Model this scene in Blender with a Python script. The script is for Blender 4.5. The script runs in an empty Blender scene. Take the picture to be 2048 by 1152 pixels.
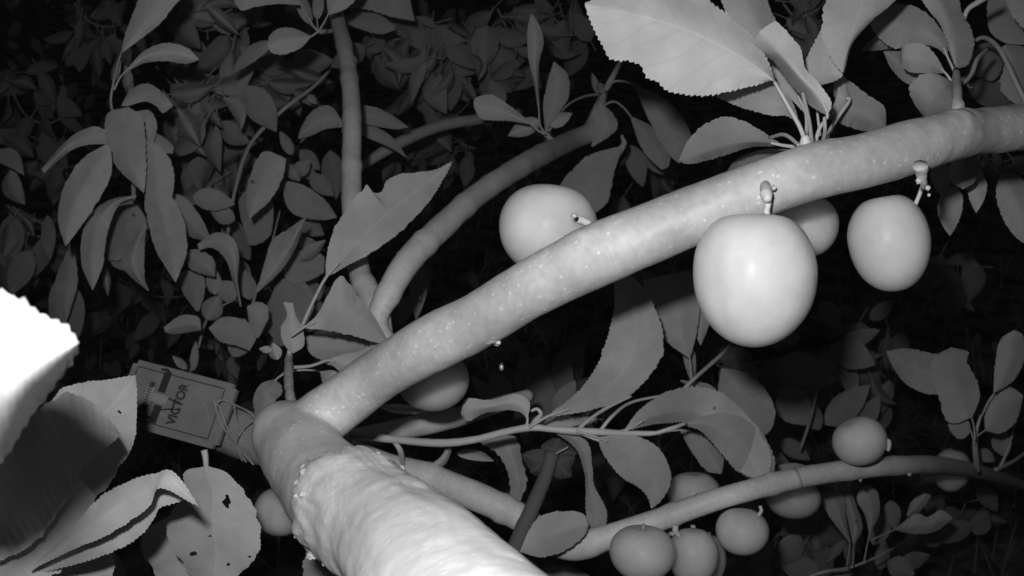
import bpy, bmesh, math, random
from mathutils import Vector, Matrix, noise
random.seed(11)
scene = bpy.context.scene
C = scene.collection

# ------------------------------------------------------------------ camera, night world, the camera's infrared lamp
FPX = 1773.6                       # focal length in photo pixels (photo 2048 x 1152)
PITCH = math.radians(-24)
CAM = Vector((0, 0, 1.55))
cam_d = bpy.data.cameras.new('camera')
cam_o = bpy.data.objects.new('camera', cam_d); C.objects.link(cam_o)
cam_o.location = CAM
cam_o.rotation_euler = (math.radians(90) + PITCH, 0, 0)
cam_d.sensor_width = 4.6
cam_d.lens = 4.6 * FPX / 2048
cam_d.clip_start = 0.01; cam_d.clip_end = 200
cam_d.dof.use_dof = True
cam_d.dof.focus_distance = 0.33
cam_d.dof.aperture_fstop = 4.2
scene.camera = cam_o
RM = cam_o.rotation_euler.to_matrix()

w = bpy.data.worlds.new("World"); scene.world = w; w.use_nodes = True
w.node_tree.nodes['Background'].inputs[0].default_value = (1, 1, 1, 1)
w.node_tree.nodes['Background'].inputs[1].default_value = 0.007
scene.view_settings.view_transform = 'Standard'
scene.view_settings.look = 'None'
scene.view_settings.exposure = 0.0
scene.view_settings.gamma = 1.0

HALF = math.radians(56)
lamp_d = bpy.data.lights.new('infrared_lamp', 'SPOT')
lamp_d.energy = 4.1
lamp_d.spot_size = 2 * HALF; lamp_d.spot_blend = 1.0
lamp_d.shadow_soft_size = 0.005
lamp_o = bpy.data.objects.new('infrared_lamp', lamp_d); C.objects.link(lamp_o)
lamp_o.location = CAM + RM @ Vector((-0.016, 0.028, 0.0))
lamp_o.rotation_euler = cam_o.rotation_euler
lamp_o.rotation_euler.z += math.radians(-1.0)

def P(x, y, d):
    return CAM + RM @ Vector(((x - 1024) / FPX * d, -(y - 576) / FPX * d, -d))
def lin(g):
    g = g / 255
    return g / 12.92 if g < 0.04 else ((g + 0.055) / 1.055) ** 2.4
def mask(x, y):
    c = FPX / math.sqrt(FPX ** 2 + (x - 1024) ** 2 + (y - 576) ** 2)
    t = max(0.02, (c - math.cos(HALF)) / (1 - math.cos(HALF)))
    return t * t * (3 - 2 * t) * c * c
def D(g, x, y, k=0.037):
    return math.sqrt(k * mask(x, y) / lin(g))

# ------------------------------------------------------------------ materials (infrared: everything is grey)
def mat(name, val, rough=0.6, spec=0.3):
    m = bpy.data.materials.new(name); m.use_nodes = True
    nt = m.node_tree; b = nt.nodes['Principled BSDF']
    b.inputs['Base Color'].default_value = (val, val, val, 1)
    b.inputs['Roughness'].default_value = rough
    b.inputs['Specular IOR Level'].default_value = spec
    return m, nt, b
def N(nt, t, **kw):
    n = nt.nodes.new(t)
    for k, v in kw.items():
        if isinstance(k, str) and hasattr(n, k): setattr(n, k, v)
    return n
def ramp(nt, src, p0, v0, p1, v1):
    r = nt.nodes.new('ShaderNodeValToRGB')
    r.color_ramp.elements[0].position = p0; r.color_ramp.elements[0].color = (v0, v0, v0, 1)
    r.color_ramp.elements[1].position = p1; r.color_ramp.elements[1].color = (v1, v1, v1, 1)
    nt.links.new(src, r.inputs[0]); return r.outputs[0]
def mathn(nt, op, a, b=None, c=None):
    n = nt.nodes.new('ShaderNodeMath'); n.operation = op
    for i, v in enumerate((a, b, c)):
        if v is None: continue
        if isinstance(v, (int, float)): n.inputs[i].default_value = v
        else: nt.links.new(v, n.inputs[i])
    return n.outputs[0]
def noise_tex(nt, scale, detail=3, vec=None):
    n = nt.nodes.new('ShaderNodeTexNoise'); n.inputs['Scale'].default_value = scale
    n.inputs['Detail'].default_value = detail
    if vec is None:
        tc = nt.nodes.new('ShaderNodeNewGeometry'); vec = tc.outputs['Position']
    nt.links.new(vec, n.inputs['Vector']); return n.outputs['Fac']

def leaf_material(name, val, trans=0.35):
    m, nt, b = mat(name, val, 0.55, 0.25)
    uv = nt.nodes.new('ShaderNodeUVMap'); sep = nt.nodes.new('ShaderNodeSeparateXYZ')
    nt.links.new(uv.outputs[0], sep.inputs[0])
    au = mathn(nt, 'ABSOLUTE', mathn(nt, 'SUBTRACT', sep.outputs[0], 0.5))       # 0 midrib .. 0.5 margin
    mid = mathn(nt, 'LESS_THAN', au, 0.012)
    ph = mathn(nt, 'SUBTRACT', mathn(nt, 'MULTIPLY', sep.outputs[1], 9.0), mathn(nt, 'MULTIPLY', au, 3.2))
    wob = mathn(nt, 'MULTIPLY', noise_tex(nt, 55, 2), 0.7)
    fr = mathn(nt, 'FRACT', mathn(nt, 'ADD', ph, wob))
    side = mathn(nt, 'LESS_THAN', mathn(nt, 'ABSOLUTE', mathn(nt, 'SUBTRACT', fr, 0.5)), 0.045)
    mott = ramp(nt, noise_tex(nt, 140, 4), 0.3, 0.93, 0.7, 1.05)
    oi = nt.nodes.new('ShaderNodeObjectInfo')
    rnd = mathn(nt, 'ADD', mathn(nt, 'MULTIPLY', oi.outputs['Random'], 0.16), 0.92)
    sv = nt.nodes.new('ShaderNodeTexVoronoi'); sv.inputs['Scale'].default_value = 75
    nt.links.new(nt.nodes.new('ShaderNodeNewGeometry').outputs['Position'], sv.inputs['Vector'])
    sc = nt.nodes.new('ShaderNodeSeparateColor'); nt.links.new(sv.outputs['Color'], sc.inputs[0])
    spot = mathn(nt, 'MULTIPLY', mathn(nt, 'LESS_THAN', sv.outputs['Distance'], mathn(nt, 'MULTIPLY', sc.outputs[2], .16)), mathn(nt, 'GREATER_THAN', sc.outputs[0], .9))
    blot = ramp(nt, noise_tex(nt, 28, 2), 0.35, 0.9, 0.65, 1.04)
    f = mathn(nt, 'MULTIPLY', mathn(nt, 'MULTIPLY', mott, blot), mathn(nt, 'SUBTRACT', rnd, mathn(nt, 'MULTIPLY', spot, .55)))
    f = mathn(nt, 'MULTIPLY', f, mathn(nt, 'SUBTRACT', 1.0, mathn(nt, 'MULTIPLY', side, 0.06)))
    f = mathn(nt, 'MULTIPLY', f, mathn(nt, 'ADD', 1.0, mathn(nt, 'MULTIPLY', mid, 0.11)))
    f = mathn(nt, 'MULTIPLY', f, val)
    cmb = nt.nodes.new('ShaderNodeCombineColor')
    for i in range(3): nt.links.new(f, cmb.inputs[i])
    nt.links.new(cmb.outputs[0], b.inputs['Base Color'])
    bh = mathn(nt, 'ADD', mathn(nt, 'MULTIPLY', side, -0.5), mathn(nt, 'MULTIPLY', noise_tex(nt, 300, 3), 0.4))
    bp = nt.nodes.new('ShaderNodeBump'); bp.inputs['Strength'].default_value = 0.32; bp.inputs['Distance'].default_value = 0.0006
    nt.links.new(bh, bp.inputs['Height']); nt.links.new(bp.outputs[0], b.inputs['Normal'])
    tr = nt.nodes.new('ShaderNodeBsdfTranslucent'); tr.inputs[0].default_value = (.6, .6, .6, 1)
    mx = nt.nodes.new('ShaderNodeMixShader'); mx.inputs[0].default_value = trans
    nt.links.new(b.outputs[0], mx.inputs[1]); nt.links.new(tr.outputs[0], mx.inputs[2])
    nt.links.new(mx.outputs[0], nt.nodes['Material Output'].inputs[0])
    return m
LEAF = leaf_material('leaf', 0.62, 0.33)
LEAFNEAR = leaf_material('leaf_near', 0.62, 0.25)

def bark_material(name, val, rough, spec, dots=0.5, ring=0.5, mot=0.2):
    m, nt, b = mat(name, val, rough, spec)
    geo = nt.nodes.new('ShaderNodeNewGeometry')
    uv = nt.nodes.new('ShaderNodeUVMap')
    v = nt.nodes.new('ShaderNodeTexVoronoi'); v.inputs['Scale'].default_value = 400
    nt.links.new(geo.outputs['Position'], v.inputs['Vector'])
    sepc = nt.nodes.new('ShaderNodeSeparateColor'); nt.links.new(v.outputs['Color'], sepc.inputs[0])
    size = mathn(nt, 'MULTIPLY', sepc.outputs[0], 0.30)
    sel = mathn(nt, 'GREATER_THAN', sepc.outputs[1], 0.62)
    dot = mathn(nt, 'MULTIPLY', mathn(nt, 'LESS_THAN', v.outputs['Distance'], size), sel)
    dsoft = mathn(nt, 'MULTIPLY', ramp(nt, v.outputs['Distance'], 0.08, 1, 0.32, 0), sel)
    patch = ramp(nt, noise_tex(nt, 38, 4), 0.3, 1 - mot, 0.72, 1 + mot * .6)
    fine = ramp(nt, noise_tex(nt, 420, 3), 0.25, 0.9, 0.75, 1.08)
    # fine rings round the branch (u runs along it)
    mp = nt.nodes.new('ShaderNodeMapping'); mp.inputs['Scale'].default_value = (140, 3, 1)
    nt.links.new(uv.outputs[0], mp.inputs[0])
    rn = nt.nodes.new('ShaderNodeTexNoise'); rn.inputs['Scale'].default_value = 1.0; nt.links.new(mp.outputs[0], rn.inputs['Vector'])
    rings = ramp(nt, rn.outputs['Fac'], 0.3, 0.94, 0.7, 1.05)
    f = mathn(nt, 'MULTIPLY', mathn(nt, 'MULTIPLY', patch, fine), rings)
    f = mathn(nt, 'MULTIPLY', f, mathn(nt, 'ADD', 1.0, mathn(nt, 'MULTIPLY', dsoft, dots * .45)))
    f = mathn(nt, 'MULTIPLY', f, val)
    cmb = nt.nodes.new('ShaderNodeCombineColor')
    for i in range(3): nt.links.new(f, cmb.inputs[i])
    nt.links.new(cmb.outputs[0], b.inputs['Base Color'])
    h = mathn(nt, 'ADD', mathn(nt, 'MULTIPLY', dsoft, dots), mathn(nt, 'ADD', mathn(nt, 'MULTIPLY', fine, 0.5), mathn(nt, 'MULTIPLY', rings, ring)))
    bp = nt.nodes.new('ShaderNodeBump'); bp.inputs['Strength'].default_value = 0.35; bp.inputs['Distance'].default_value = 0.0003 + (0 if val < .8 else .0004)
    nt.links.new(h, bp.inputs['Height']); nt.links.new(bp.outputs[0], b.inputs['Normal'])
    return m
BARK = bark_material('bark', 0.53, 0.5, 0.4, 0.95, 0.8, 0.34)
BARKFAR = bark_material('bark_far', 0.74, 0.5, 0.4, 0.4)
WRAP = bark_material('pale_bark', 0.85, 0.42, 0.5, 0.3, 0.04, mot=0.1)
TWIG = bark_material('twig_bark', 0.55, 0.5, 0.4, 0.5)
STEMM, _, _ = mat('green_stem', 0.55, 0.5, 0.3)

m, nt, b = mat('plum_skin', 0.62, 0.3, 0.06)
f = mathn(nt, 'MULTIPLY', ramp(nt, noise_tex(nt, 70, 4), 0.32, 0.84, 0.68, 1.05), 0.66)
f = mathn(nt, 'MULTIPLY', f, ramp(nt, noise_tex(nt, 1400, 2), 0.2, 0.97, 0.8, 1.03))
cmb = nt.nodes.new('ShaderNodeCombineColor')
for i in range(3): nt.links.new(f, cmb.inputs[i])
nt.links.new(cmb.outputs[0], b.inputs['Base Color'])
b.inputs['Subsurface Weight'].default_value = 1.0
b.inputs['Subsurface Radius'].default_value = (1, 1, 1)
b.inputs['Subsurface Scale'].default_value = 0.03
PLUM = m
DARKM, _, _ = mat('dark_wood', 0.13, 0.8, 0.1)
m, nt, b = mat('pine_board', 0.3, 0.65, 0.2)
geo = nt.nodes.new('ShaderNodeUVMap'); mp = nt.nodes.new('ShaderNodeMapping'); mp.inputs['Scale'].default_value = (3, 60, 1)
nt.links.new(geo.outputs[0], mp.inputs[0])
rn = nt.nodes.new('ShaderNodeTexNoise'); rn.inputs['Scale'].default_value = 1; nt.links.new(mp.outputs[0], rn.inputs['Vector'])
f = mathn(nt, 'MULTIPLY', mathn(nt, 'MULTIPLY', ramp(nt, rn.outputs[0], .3, .92, .7, 1.05), ramp(nt, noise_tex(nt, 60, 3), .3, .85, .7, 1.05)), 0.36)
cmb = nt.nodes.new('ShaderNodeCombineColor')
for i in range(3): nt.links.new(f, cmb.inputs[i])
nt.links.new(cmb.outputs[0], b.inputs['Base Color'])
BOARD = m
INK, _, _ = mat('printing_ink', 0.09, 0.7, 0.1)
METAL, _, bb = mat('dull_metal', 0.1, 0.45, 0.5); bb.inputs['Metallic'].default_value = 0.5
PALEM, _, _ = mat('pale_plastic', 0.5, 0.4, 0.4)
TWINEM, _, _ = mat('twine_fibre', 0.5, 0.6, 0.3)
DRYM, _, _ = mat('dry_calyx', 0.62, 0.6, 0.3)
WATER, _, bb = mat('water_drop', 0.95, 0.25, 1.0); bb.inputs['Metallic'].default_value = 0.6
m, nt, b = mat('soil', 0.3, 0.9, 0.1)
f = mathn(nt, 'MULTIPLY', ramp(nt, noise_tex(nt, 9, 8), .35, .4, .7, 1.6), 0.32)
cmb = nt.nodes.new('ShaderNodeCombineColor')
for i in range(3): nt.links.new(f, cmb.inputs[i])
nt.links.new(cmb.outputs[0], b.inputs['Base Color'])
bp = nt.nodes.new('ShaderNodeBump'); bp.inputs['Distance'].default_value = 0.03
nt.links.new(noise_tex(nt, 25, 6), bp.inputs['Height']); nt.links.new(bp.outputs[0], b.inputs['Normal'])
SOIL = m
GRASSM, _, _ = mat('dry_grass', 0.55, 0.8, 0.1)

# ------------------------------------------------------------------ object helpers
def tag(o, label=None, cat=None, group=None, kind=None):
    if label: o['label'] = label
    if cat: o['category'] = cat
    if group: o['group'] = group
    if kind: o['kind'] = kind
    return o
def thing(name, loc, label, cat, group=None):
    o = bpy.data.objects.new(name, None); C.objects.link(o)
    o.location = loc; o.empty_display_size = 0.02
    o['_w'] = tuple(loc)
    return tag(o, label, cat, group)
WPOS = {}
def wp(o): return WPOS.get(o.name, Vector((0, 0, 0))) if o else Vector((0, 0, 0))
def build(name, verts, faces, material, parent=None, origin=None, uvs=None, smooth=True):
    origin = Vector(origin) if origin is not None else Vector(verts[0])
    me = bpy.data.meshes.new(name)
    me.from_pydata([Vector(v) - origin for v in verts], [], faces)
    if uvs:
        l = me.uv_layers.new(name='UVMap')
        for p in me.polygons:
            for li in p.loop_indices: l.data[li].uv = uvs[me.loops[li].vertex_index]
    if smooth: me.polygons.foreach_set('use_smooth', [True] * len(me.polygons))
    me.materials.append(material); me.update()
    o = bpy.data.objects.new(name, me); C.objects.link(o)
    if parent: o.parent = parent
    o.location = origin - wp(parent)
    WPOS[o.name] = origin
    return o
_thing = thing
def thing(name, loc, label, cat, group=None):
    o = bpy.data.objects.new(name, None); C.objects.link(o)
    o.location = loc; o.empty_display_size = 0.02
    WPOS[o.name] = Vector(loc)
    return tag(o, label, cat, group)

def cr(pts, n):
    """n+1 samples of a Catmull-Rom through pts (tuples of any length), even arc length"""
    pts = [Vector(p) if len(p) > 1 else p for p in pts]
    if len(pts) == 2:
        return [pts[0].lerp(pts[1], i / n) for i in range(n + 1)]
    e = [pts[0] * 2 - pts[1]] + pts + [pts[-1] * 2 - pts[-2]]
    dense = []
    for i in range(1, len(e) - 2):
        a, b, c, d = e[i - 1:i + 3]
        for k in range(14):
            t = k / 14
            dense.append(0.5 * ((2 * b) + (c - a) * t + (2 * a - 5 * b + 4 * c - d) * t * t + (3 * b - a - 3 * c + d) * t ** 3))
    dense.append(pts[-1])
    L = [0]
    for i in range(1, len(dense)): L.append(L[-1] + (dense[i] - dense[i - 1]).length)
    out = []; j = 0
    for i in range(n + 1):
        s = L[-1] * i / n
        while j < len(L) - 2 and L[j + 1] < s: j += 1
        seg = max(1e-9, L[j + 1] - L[j])
        out.append(dense[j].lerp(dense[j + 1], min(1, (s - L[j]) / seg)))
    return out

def tube(path, segs=12, caps=True, lump=0.0, lscale=40, knots=()):
    """path: list of (Vector world, radius). returns verts, faces, uvs"""
    V = []; F = []; U = []
    n = len(path); up = None; s = 0
    for i, (p, r) in enumerate(path):
        t = (path[min(n - 1, i + 1)][0] - path[max(0, i - 1)][0]).normalized()
        if up is None:
            up = t.orthogonal().normalized()
        up = (up - t * up.dot(t)).normalized(); sd = t.cross(up)
        if i: s += (p - path[i - 1][0]).length
        for k in range(segs):
            a = 2 * math.pi * k / segs
            dr = up * math.cos(a) + sd * math.sin(a)
            rr = r
            if lump: rr = r * (1 + lump * noise.noise((p + dr * r) * lscale) + lump * .5 * noise.noise((p + dr * r) * lscale * 2.7))
            for (ks, kw, kh) in knots:
                rr += r * kh * math.exp(-((s - ks) / kw) ** 2)
            V.append(p + dr * rr); U.append((s * 10, k / segs))
    for i in range(n - 1):
        for k in range(segs):
            a = i * segs + k; b_ = i * segs + (k + 1) % segs
            F.append((a, b_, b_ + segs, a + segs))
    if caps:
        for i, rev in ((0, True), (n - 1, False)):
            V.append(path[i][0]); U.append((0, 0)); c = len(V) - 1
            for k in range(segs):
                a = i * segs + k; b_ = i * segs + (k + 1) % segs
                F.append((b_, a, c) if rev else (a, b_, c))
    return V, F, U
def px_path(pts, n):
    """pts (x, y, depth, width_px) -> world path"""
    return [(P(q[0], q[1], q[2]), q[3] / 2 / FPX * q[2]) for q in cr([Vector(p) for p in [tuple(p) for p in pts]], n)]

def cr4(pts, n):
    # resample 4-tuples: even along x,y
    return cr(pts, n)
Vector4 = Vector

def addmesh(A, B):
    o = len(A[0]); A[0].extend(B[0]); A[1].extend([tuple(i + o for i in f) for f in B[1]]); A[2].extend(B[2])

def leaf_mesh(left, right, ds, el, er, serr=1.5, mid=None, pet=None, petw=5, wav=0.0015, seed=0, holes=(), tooth=9, M=4, pw=1.3, flute=0):
    Lp = [Vector(p) for p in left]; Rp = [Vector(p) for p in right]
    ln = sum((Lp[i + 1] - Lp[i]).length for i in range(len(Lp) - 1))
    n = int(max(16, min(220, ln / (tooth / 4 if serr else 8))))
    L = cr(left, n); R = cr(right, n)
    if mid: Mi = cr(mid, n)
    else: Mi = [(a + b_) / 2 for a, b_ in zip(L, R)]
    V = []; F = []; U = []
    nt_ = max(4, int(ln / tooth))
    W = 2 * M + 1
    for i in range(n + 1):
        t = i / n
        k = t * (len(ds) - 1); j = min(len(ds) - 2, int(k)); k -= j
        k = k * k * (3 - 2 * k) if len(ds) > 2 else k
        d = ds[j] * (1 - k) + ds[j + 1] * k
        prof = min(1, 4 * t, 4 * (1 - t) + .1)
        for u in range(-M, M + 1):
            a = abs(u) / M
            e = L[i] if u < 0 else R[i]
            q = Mi[i].lerp(e, a)
            if abs(u) == M and serr and 0.04 < t < 0.98:
                od = (e - Mi[i]); od = od.normalized() if od.length > 1e-6 else od
                fr = (t * nt_) % 1.0
                q = q + od * serr * 1.7 * (fr if fr < .75 else (1 - fr) * 3) * (0.7 + .6 * noise.noise(Vector((i * .13, seed, u))))
            if a > .3:
                q = q + (e - Mi[i]) * (.07 * a * a * noise.noise(Vector((i * 22.0 / n, seed * 1.7, 1 if u < 0 else 5))) * prof)
            off = (el if u < 0 else er) * (a ** pw) * prof
            off += wav * noise.noise(Vector((q.x * .012, q.y * .012, seed * 3.1))) * (0.4 + a) * prof
            if flute: off += flute * math.sin(t * 150 + a * 2 + 2 * noise.noise(Vector((t * 9, 0, 0)))) * min(1, a * 2)
            V.append(P(q.x, q.y, d + off)); U.append((0.5 + 0.5 * u / M, t))
    for i in range(n):
        for u in range(W - 1):
            cx = None
            if holes:
                q = Mi[i].lerp(L[i] if u < M else R[i], abs(u + .5 - M) / M)
                if any(((q.x - h[0]) / h[2]) ** 2 + ((q.y - h[1]) / h[3]) ** 2 < 1 + .9 * noise.noise(Vector((q.x * .13, q.y * .13, h[0]))) for h in holes): continue
            F.append((i * W + u, i * W + u + 1, (i + 1) * W + u + 1, (i + 1) * W + u))
    data = (V, F, U)
    if pet:
        pts = [(x, y) for (x, y) in pet]
        q = cr(pts + [(Mi[0].x, Mi[0].y), (Mi[max(1, n // 8)].x, Mi[max(1, n // 8)].y)], 14)
        d0 = ds[0]; pd = petd if (petd := None) else d0
        tb = tube([(P(v.x, v.y, d0 + .0004 - 0.0006 * (i / 14)), petw / 2 / FPX * d0 * (1 - .35 * i / 14)) for i, v in enumerate(q)], 7)
        addmesh(data, (tb[0], tb[1], [(0.5, 0.0)] * len(tb[0])))
    return data

lc = [0]
def leaf(parent, g, left, right, el=2.0, er=2.0, serr=1.5, pet=None, petw=5, mid=None, holes=(), near=False, label=None, dd=None, tooth=9, wav=0.0032, M=4, pw=1.3, flute=0):
    """left/right margins in photo pixels; g = grey value(s) the blade shows -> distance from the lamp"""
    lc[0] += 1
    gs = g if isinstance(g, (tuple, list)) else (g, g)
    if dd: ds = dd if isinstance(dd, (tuple, list)) else (dd, dd)
    else:
        mx = sum(p[0] for p in left + right) / len(left + right); my = sum(p[1] for p in left + right) / len(left + right)
        ds = [D(gg, mx, my) for gg in gs]
    V, F, U = leaf_mesh(left, right, ds, el / 1000, er / 1000, serr, mid, pet, petw, wav, lc[0], holes, tooth, M, pw, flute)
    o = build('leaf', V, F, LEAFNEAR if near else LEAF, parent, V[M], U)
    if label: o['label'] = label
    return o

def auto_outline(bx, by, tx, ty, w, bend=0.0, k=0.0):
    B = Vector((bx, by)); T = Vector((tx, ty)); ax = T - B; L = ax.length; ax.normalize()
    nrm = Vector((-ax.y, ax.x))
    left = []; right = []
    for i in range(9):
        t = i / 8
        pr = (math.sin(math.pi * min(1, t ** 0.8)) ** 0.85) if 0 < t < 1 else 0
        c = B + ax * L * t + nrm * bend * math.sin(math.pi * t)
        left.append(tuple(c - nrm * w * .5 * pr * (1 + k))); right.append(tuple(c + nrm * w * .5 * pr * (1 - k)))
    return left, right
def qleaf(parent, g, bx, by, tx, ty, w, bend=0, el=None, er=None, serr=0.7, pet=None, petw=4, dd=None, M=2, tooth=9):
    l, r = auto_outline(bx, by, tx, ty, w, bend)
    el = random.uniform(-3, 6) if el is None else el; er = random.uniform(-3, 6) if er is None else er
    return leaf(parent, g, l, r, el, er, serr, pet, petw, dd=dd, M=M, tooth=tooth)

# ------------------------------------------------------------------ ground
def ground():
    V = []; F = []; n = 60
    xs = [((i / n) * 2 - 1) for i in range(n + 1)]
    co = [math.copysign(abs(x) ** 3 * 60 + abs(x) * 4, x) for x in xs]
    for y in co:
        for x in co:
            V.append(Vector((x, y + 3, 0.05 * noise.noise(Vector((x * .7, y * .7, 0))))))
    for j in range(n):
        for i in range(n):
            a = j * (n + 1) + i; F.append((a, a + 1, a + n + 2, a + n + 1))
    o = build('ground', V, F, SOIL, None, (0, 0, 0)); o['kind'] = 'structure'
    V = []; F = []
    for i in range(5000):
        x = random.uniform(-2.6, 2.8); y = random.uniform(1.2, 6.0)
        a = random.uniform(0, 6.28); l = random.uniform(.05, .22); lean = random.uniform(.3, 1.6)
        s = Vector((math.cos(a), math.sin(a), 0)); p = Vector((x, y, 0.02)); wd = Vector((-s.y, s.x, 0)) * .0025
        q = p + s * l * lean * .5 + Vector((0, 0, l * .6)); t = p + s * l * lean + Vector((0, 0, l * (.9 - lean * .3)))
        k = len(V); V += [p - wd, p + wd, q + wd * .8, q - wd * .8, t]; F += [(k, k + 1, k + 2, k + 3), (k + 3, k + 2, k + 4)]
    o = build('grass', V, F, GRASSM, None, (0, 0, 0)); o['kind'] = 'stuff'
    o['label'] = 'sparse dry grass on the dark ground behind the branches'; o['category'] = 'grass'
ground()

# ------------------------------------------------------------------ the plum tree: trunk, limb, branches
tree = thing('plum_tree', (0, .2, 0), 'plum tree with a thick pale trunk and a smooth bright limb crossing the middle', 'tree')

def remeshed(tubes, voxel, smooth_it=6):
    me = bpy.data.meshes.new('tmp'); V = []; F = []
    for t in tubes:
        o = len(V); V += t[0]; F += [tuple(i + o for i in f) for f in t[1]]
    me.from_pydata(V, [], F); ob = bpy.data.objects.new('tmp', me); C.objects.link(ob)
    md = ob.modifiers.new('r', 'REMESH'); md.mode = 'VOXEL'; md.voxel_size = voxel
    sm = ob.modifiers.new('s', 'SMOOTH'); sm.iterations = smooth_it; sm.factor = 0.6
    dg = bpy.context.evaluated_depsgraph_get(); ev = ob.evaluated_get(dg); em = ev.to_mesh()
    V = [v.co.copy() for v in em.vertices]; F = [tuple(p.vertices) for p in em.polygons]
    Nn = [v.normal.copy() for v in em.vertices]
    ev.to_mesh_clear(); bpy.data.objects.remove(ob); bpy.data.meshes.remove(me)
    return V, F, Nn

trunk_pts = [(538, 838, .362, 60), (558, 856, .356, 122), (592, 892, .348, 152), (638, 950, .33, 176), (700, 1016, .305, 206), (760, 1062, .292, 200), (800, 1095, .275, 190)]
trunk_t = tube(px_path(trunk_pts, 60), 40)
limb_pts = [(592, 880, .352, 108), (640, 840, .354, 114), (690, 803, .354, 110), (760, 750, .348, 108), (850, 695, .337, 110), (960, 638, .326, 115), (1080, 568, .316, 120), (1180, 520, .308, 123), (1300, 468, .301, 124), (1400, 423, .297, 121), (1510, 383, .294, 116), (1600, 352, .293, 113), (1720, 322, .296, 110), (1830, 292, .303, 105), (1930, 268, .316, 96), (2050, 256, .337, 90), (2200, 253, .37, 82), (2400, 262, .43, 74)]
lp = px_path(limb_pts, 110)
limb_t = tube(lp, 36)
fork_t = tube(px_path([(612, 885, .365, 90), (625, 892, .44, 95), (622, 892, .53, 98), (595, 892, .60, 102), (560, 888, .618, 104), (525, 880, .62, 102), (492, 870, .622, 99), (460, 858, .626, 96), (420, 845, .632, 90), (380, 835, .64, 84), (330, 820, .65, 70)], 40), 30)
V, F, Nn = remeshed([trunk_t, limb_t, fork_t], 0.0011, 8)
# gentle lumps, collar scars and bud scars on the limb
knots = [(P(1508, 372, .27), .008, .0016), (P(985, 668, .35), .008, .0016), (P(735, 745, .42), .012, .0009), (P(1840, 352, .285), .007, .0010), (P(1160, 478, .30), .009, .0014), (P(1915, 222, .31), .011, .002), (P(1612, 292, .30), .010, .0018), (P(625, 835, .46), .01, .0016), (P(880, 700, .38), .02, .0008)]
V2 = []
for p, nn in zip(V, Nn):
    q = p + nn * (0.0009 * noise.noise(p * 26) + 0.0004 * noise.noise(p * 70) + 0.00016 * noise.noise(p * 190))
    for c, s, h in knots:
        r = (p - c).length
        if r < 3 * s: q += nn * h * math.exp(-(r / s) ** 2) * (0.8 + .4 * noise.noise(p * 220))
    V2.append(q)
def proj(p):
    q = RM.transposed() @ (p - CAM)
    return (1024 + q.x / -q.z * FPX, 576 - q.y / -q.z * FPX, -q.z)
lim_V = []; parts = {'trunk': [], 'limb': [], 'branch': []}
for f in F:
    c = sum((V2[i] for i in f), Vector()) / len(f); x, y, d = proj(c)
    if x + (y - 800) * -0.62 > 700 and not (y > 905) and x - 0.35 * (y - 700) > 640 and y < 900 - (x - 640) * .2: parts['limb'].append(f)
    elif d > .47 and x < 660: parts['branch'].append(f)
    else: parts['trunk'].append(f)
PARTS = {}
lpc = [q[0] for q in lp]
for k, fs in parts.items():
    used = sorted({i for f in fs for i in f}); mp = {i: j for j, i in enumerate(used)}
    vs = [V2[i] for i in used]
    uv = []
    for v in vs:
        x, y, d = proj(v); uv.append(((x * .8 - y * .5) / FPX * d * 10, (x * .5 + y * .8) / FPX * d * 4))
    PARTS[k] = build(k, vs, [tuple(mp[i] for i in f) for f in fs], BARK, tree, vs[0], uv)
PARTS['limb']['label'] = 'smooth bright limb dotted with pale pores, crossing the middle'
PARTS['branch']['label'] = 'stub limb tied with twine, carrying the snap trap'

# pale peeling outer bark on the near part of the trunk, ragged upper rim
wpts = [(692, 998, .306, 214), (718, 1024, .29, 224), (800, 1090, .25, 248), (872, 1168, .212, 294), (962, 1280, .178, 362), (1100, 1460, .145, 500), (1300, 1700, .115, 800)]
path = px_path(wpts, 150)
V = []; F = []; U = []; SG = 140
up = None
for i, (p, r) in enumerate(path):
    t = (path[min(150, i + 1)][0] - path[max(0, i - 1)][0]).normalized()
    up = (RM @ Vector((0, 0, 1))) if up is None else up
    up = (up - t * up.dot(t)).normalized(); sd = t.cross(up)
    for k in range(SG):
        a = 2 * math.pi * k / SG
        dr = up * math.cos(a) + sd * math.sin(a)
        # ragged start: shift along the trunk
        rag = 0.005 * noise.noise(Vector((math.cos(a) * 1.6, math.sin(a) * 1.6, 3.3))) + .003 * noise.noise(Vector((math.cos(a) * 5, math.sin(a) * 5, 1.3))) + .0016 * noise.noise(Vector((math.cos(a) * 16, math.sin(a) * 16, 7)))
        fade = math.exp(-i / 26)
        tq = p + dr * r
        rr = r * 1.0 + .0012 * math.exp(-((i - 3) / 3.0) ** 2) * (1 + noise.noise(tq * 160)) - .0016 * max(0, noise.noise(tq * 42 + Vector((5, 1, 2))) + .15) * math.exp(-((i - 16) / 10) ** 2)
        rr += .0020 * noise.noise(tq * 60) * math.exp(-i / 15) + .0009 * noise.noise(tq * 150) * math.exp(-i / 18) + .0003 * noise.noise(tq * 330) * math.exp(-i / 30)
        q = p + dr * rr
        if i < 3: rr -= (.0016, .0007, .0001)[i]
        s1 = noise.noise(Vector((i * .035, math.cos(a) * 2.2, math.sin(a) * 2.2)))
        rr += .0012 * noise.noise(Vector((i * .03 + math.cos(a) * .8, math.cos(a) * 1.3, math.sin(a) * 1.3 + i * .012))) + .0004 * s1 + .00012 * noise.noise(q * 190) + .0006 * max(0, noise.noise(Vector((i * .10, math.cos(a) * 3, math.sin(a) * 3 + 5)))) ** 1
        V.append(p + dr * rr + t * rag * fade * 2.2); U.append((i * .02, k / SG))
for i in range(150):
    for k in range(SG):
        a = i * SG + k; b_ = i * SG + (k + 1) % SG
        F.append((a, b_, b_ + SG, a + SG))
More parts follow.
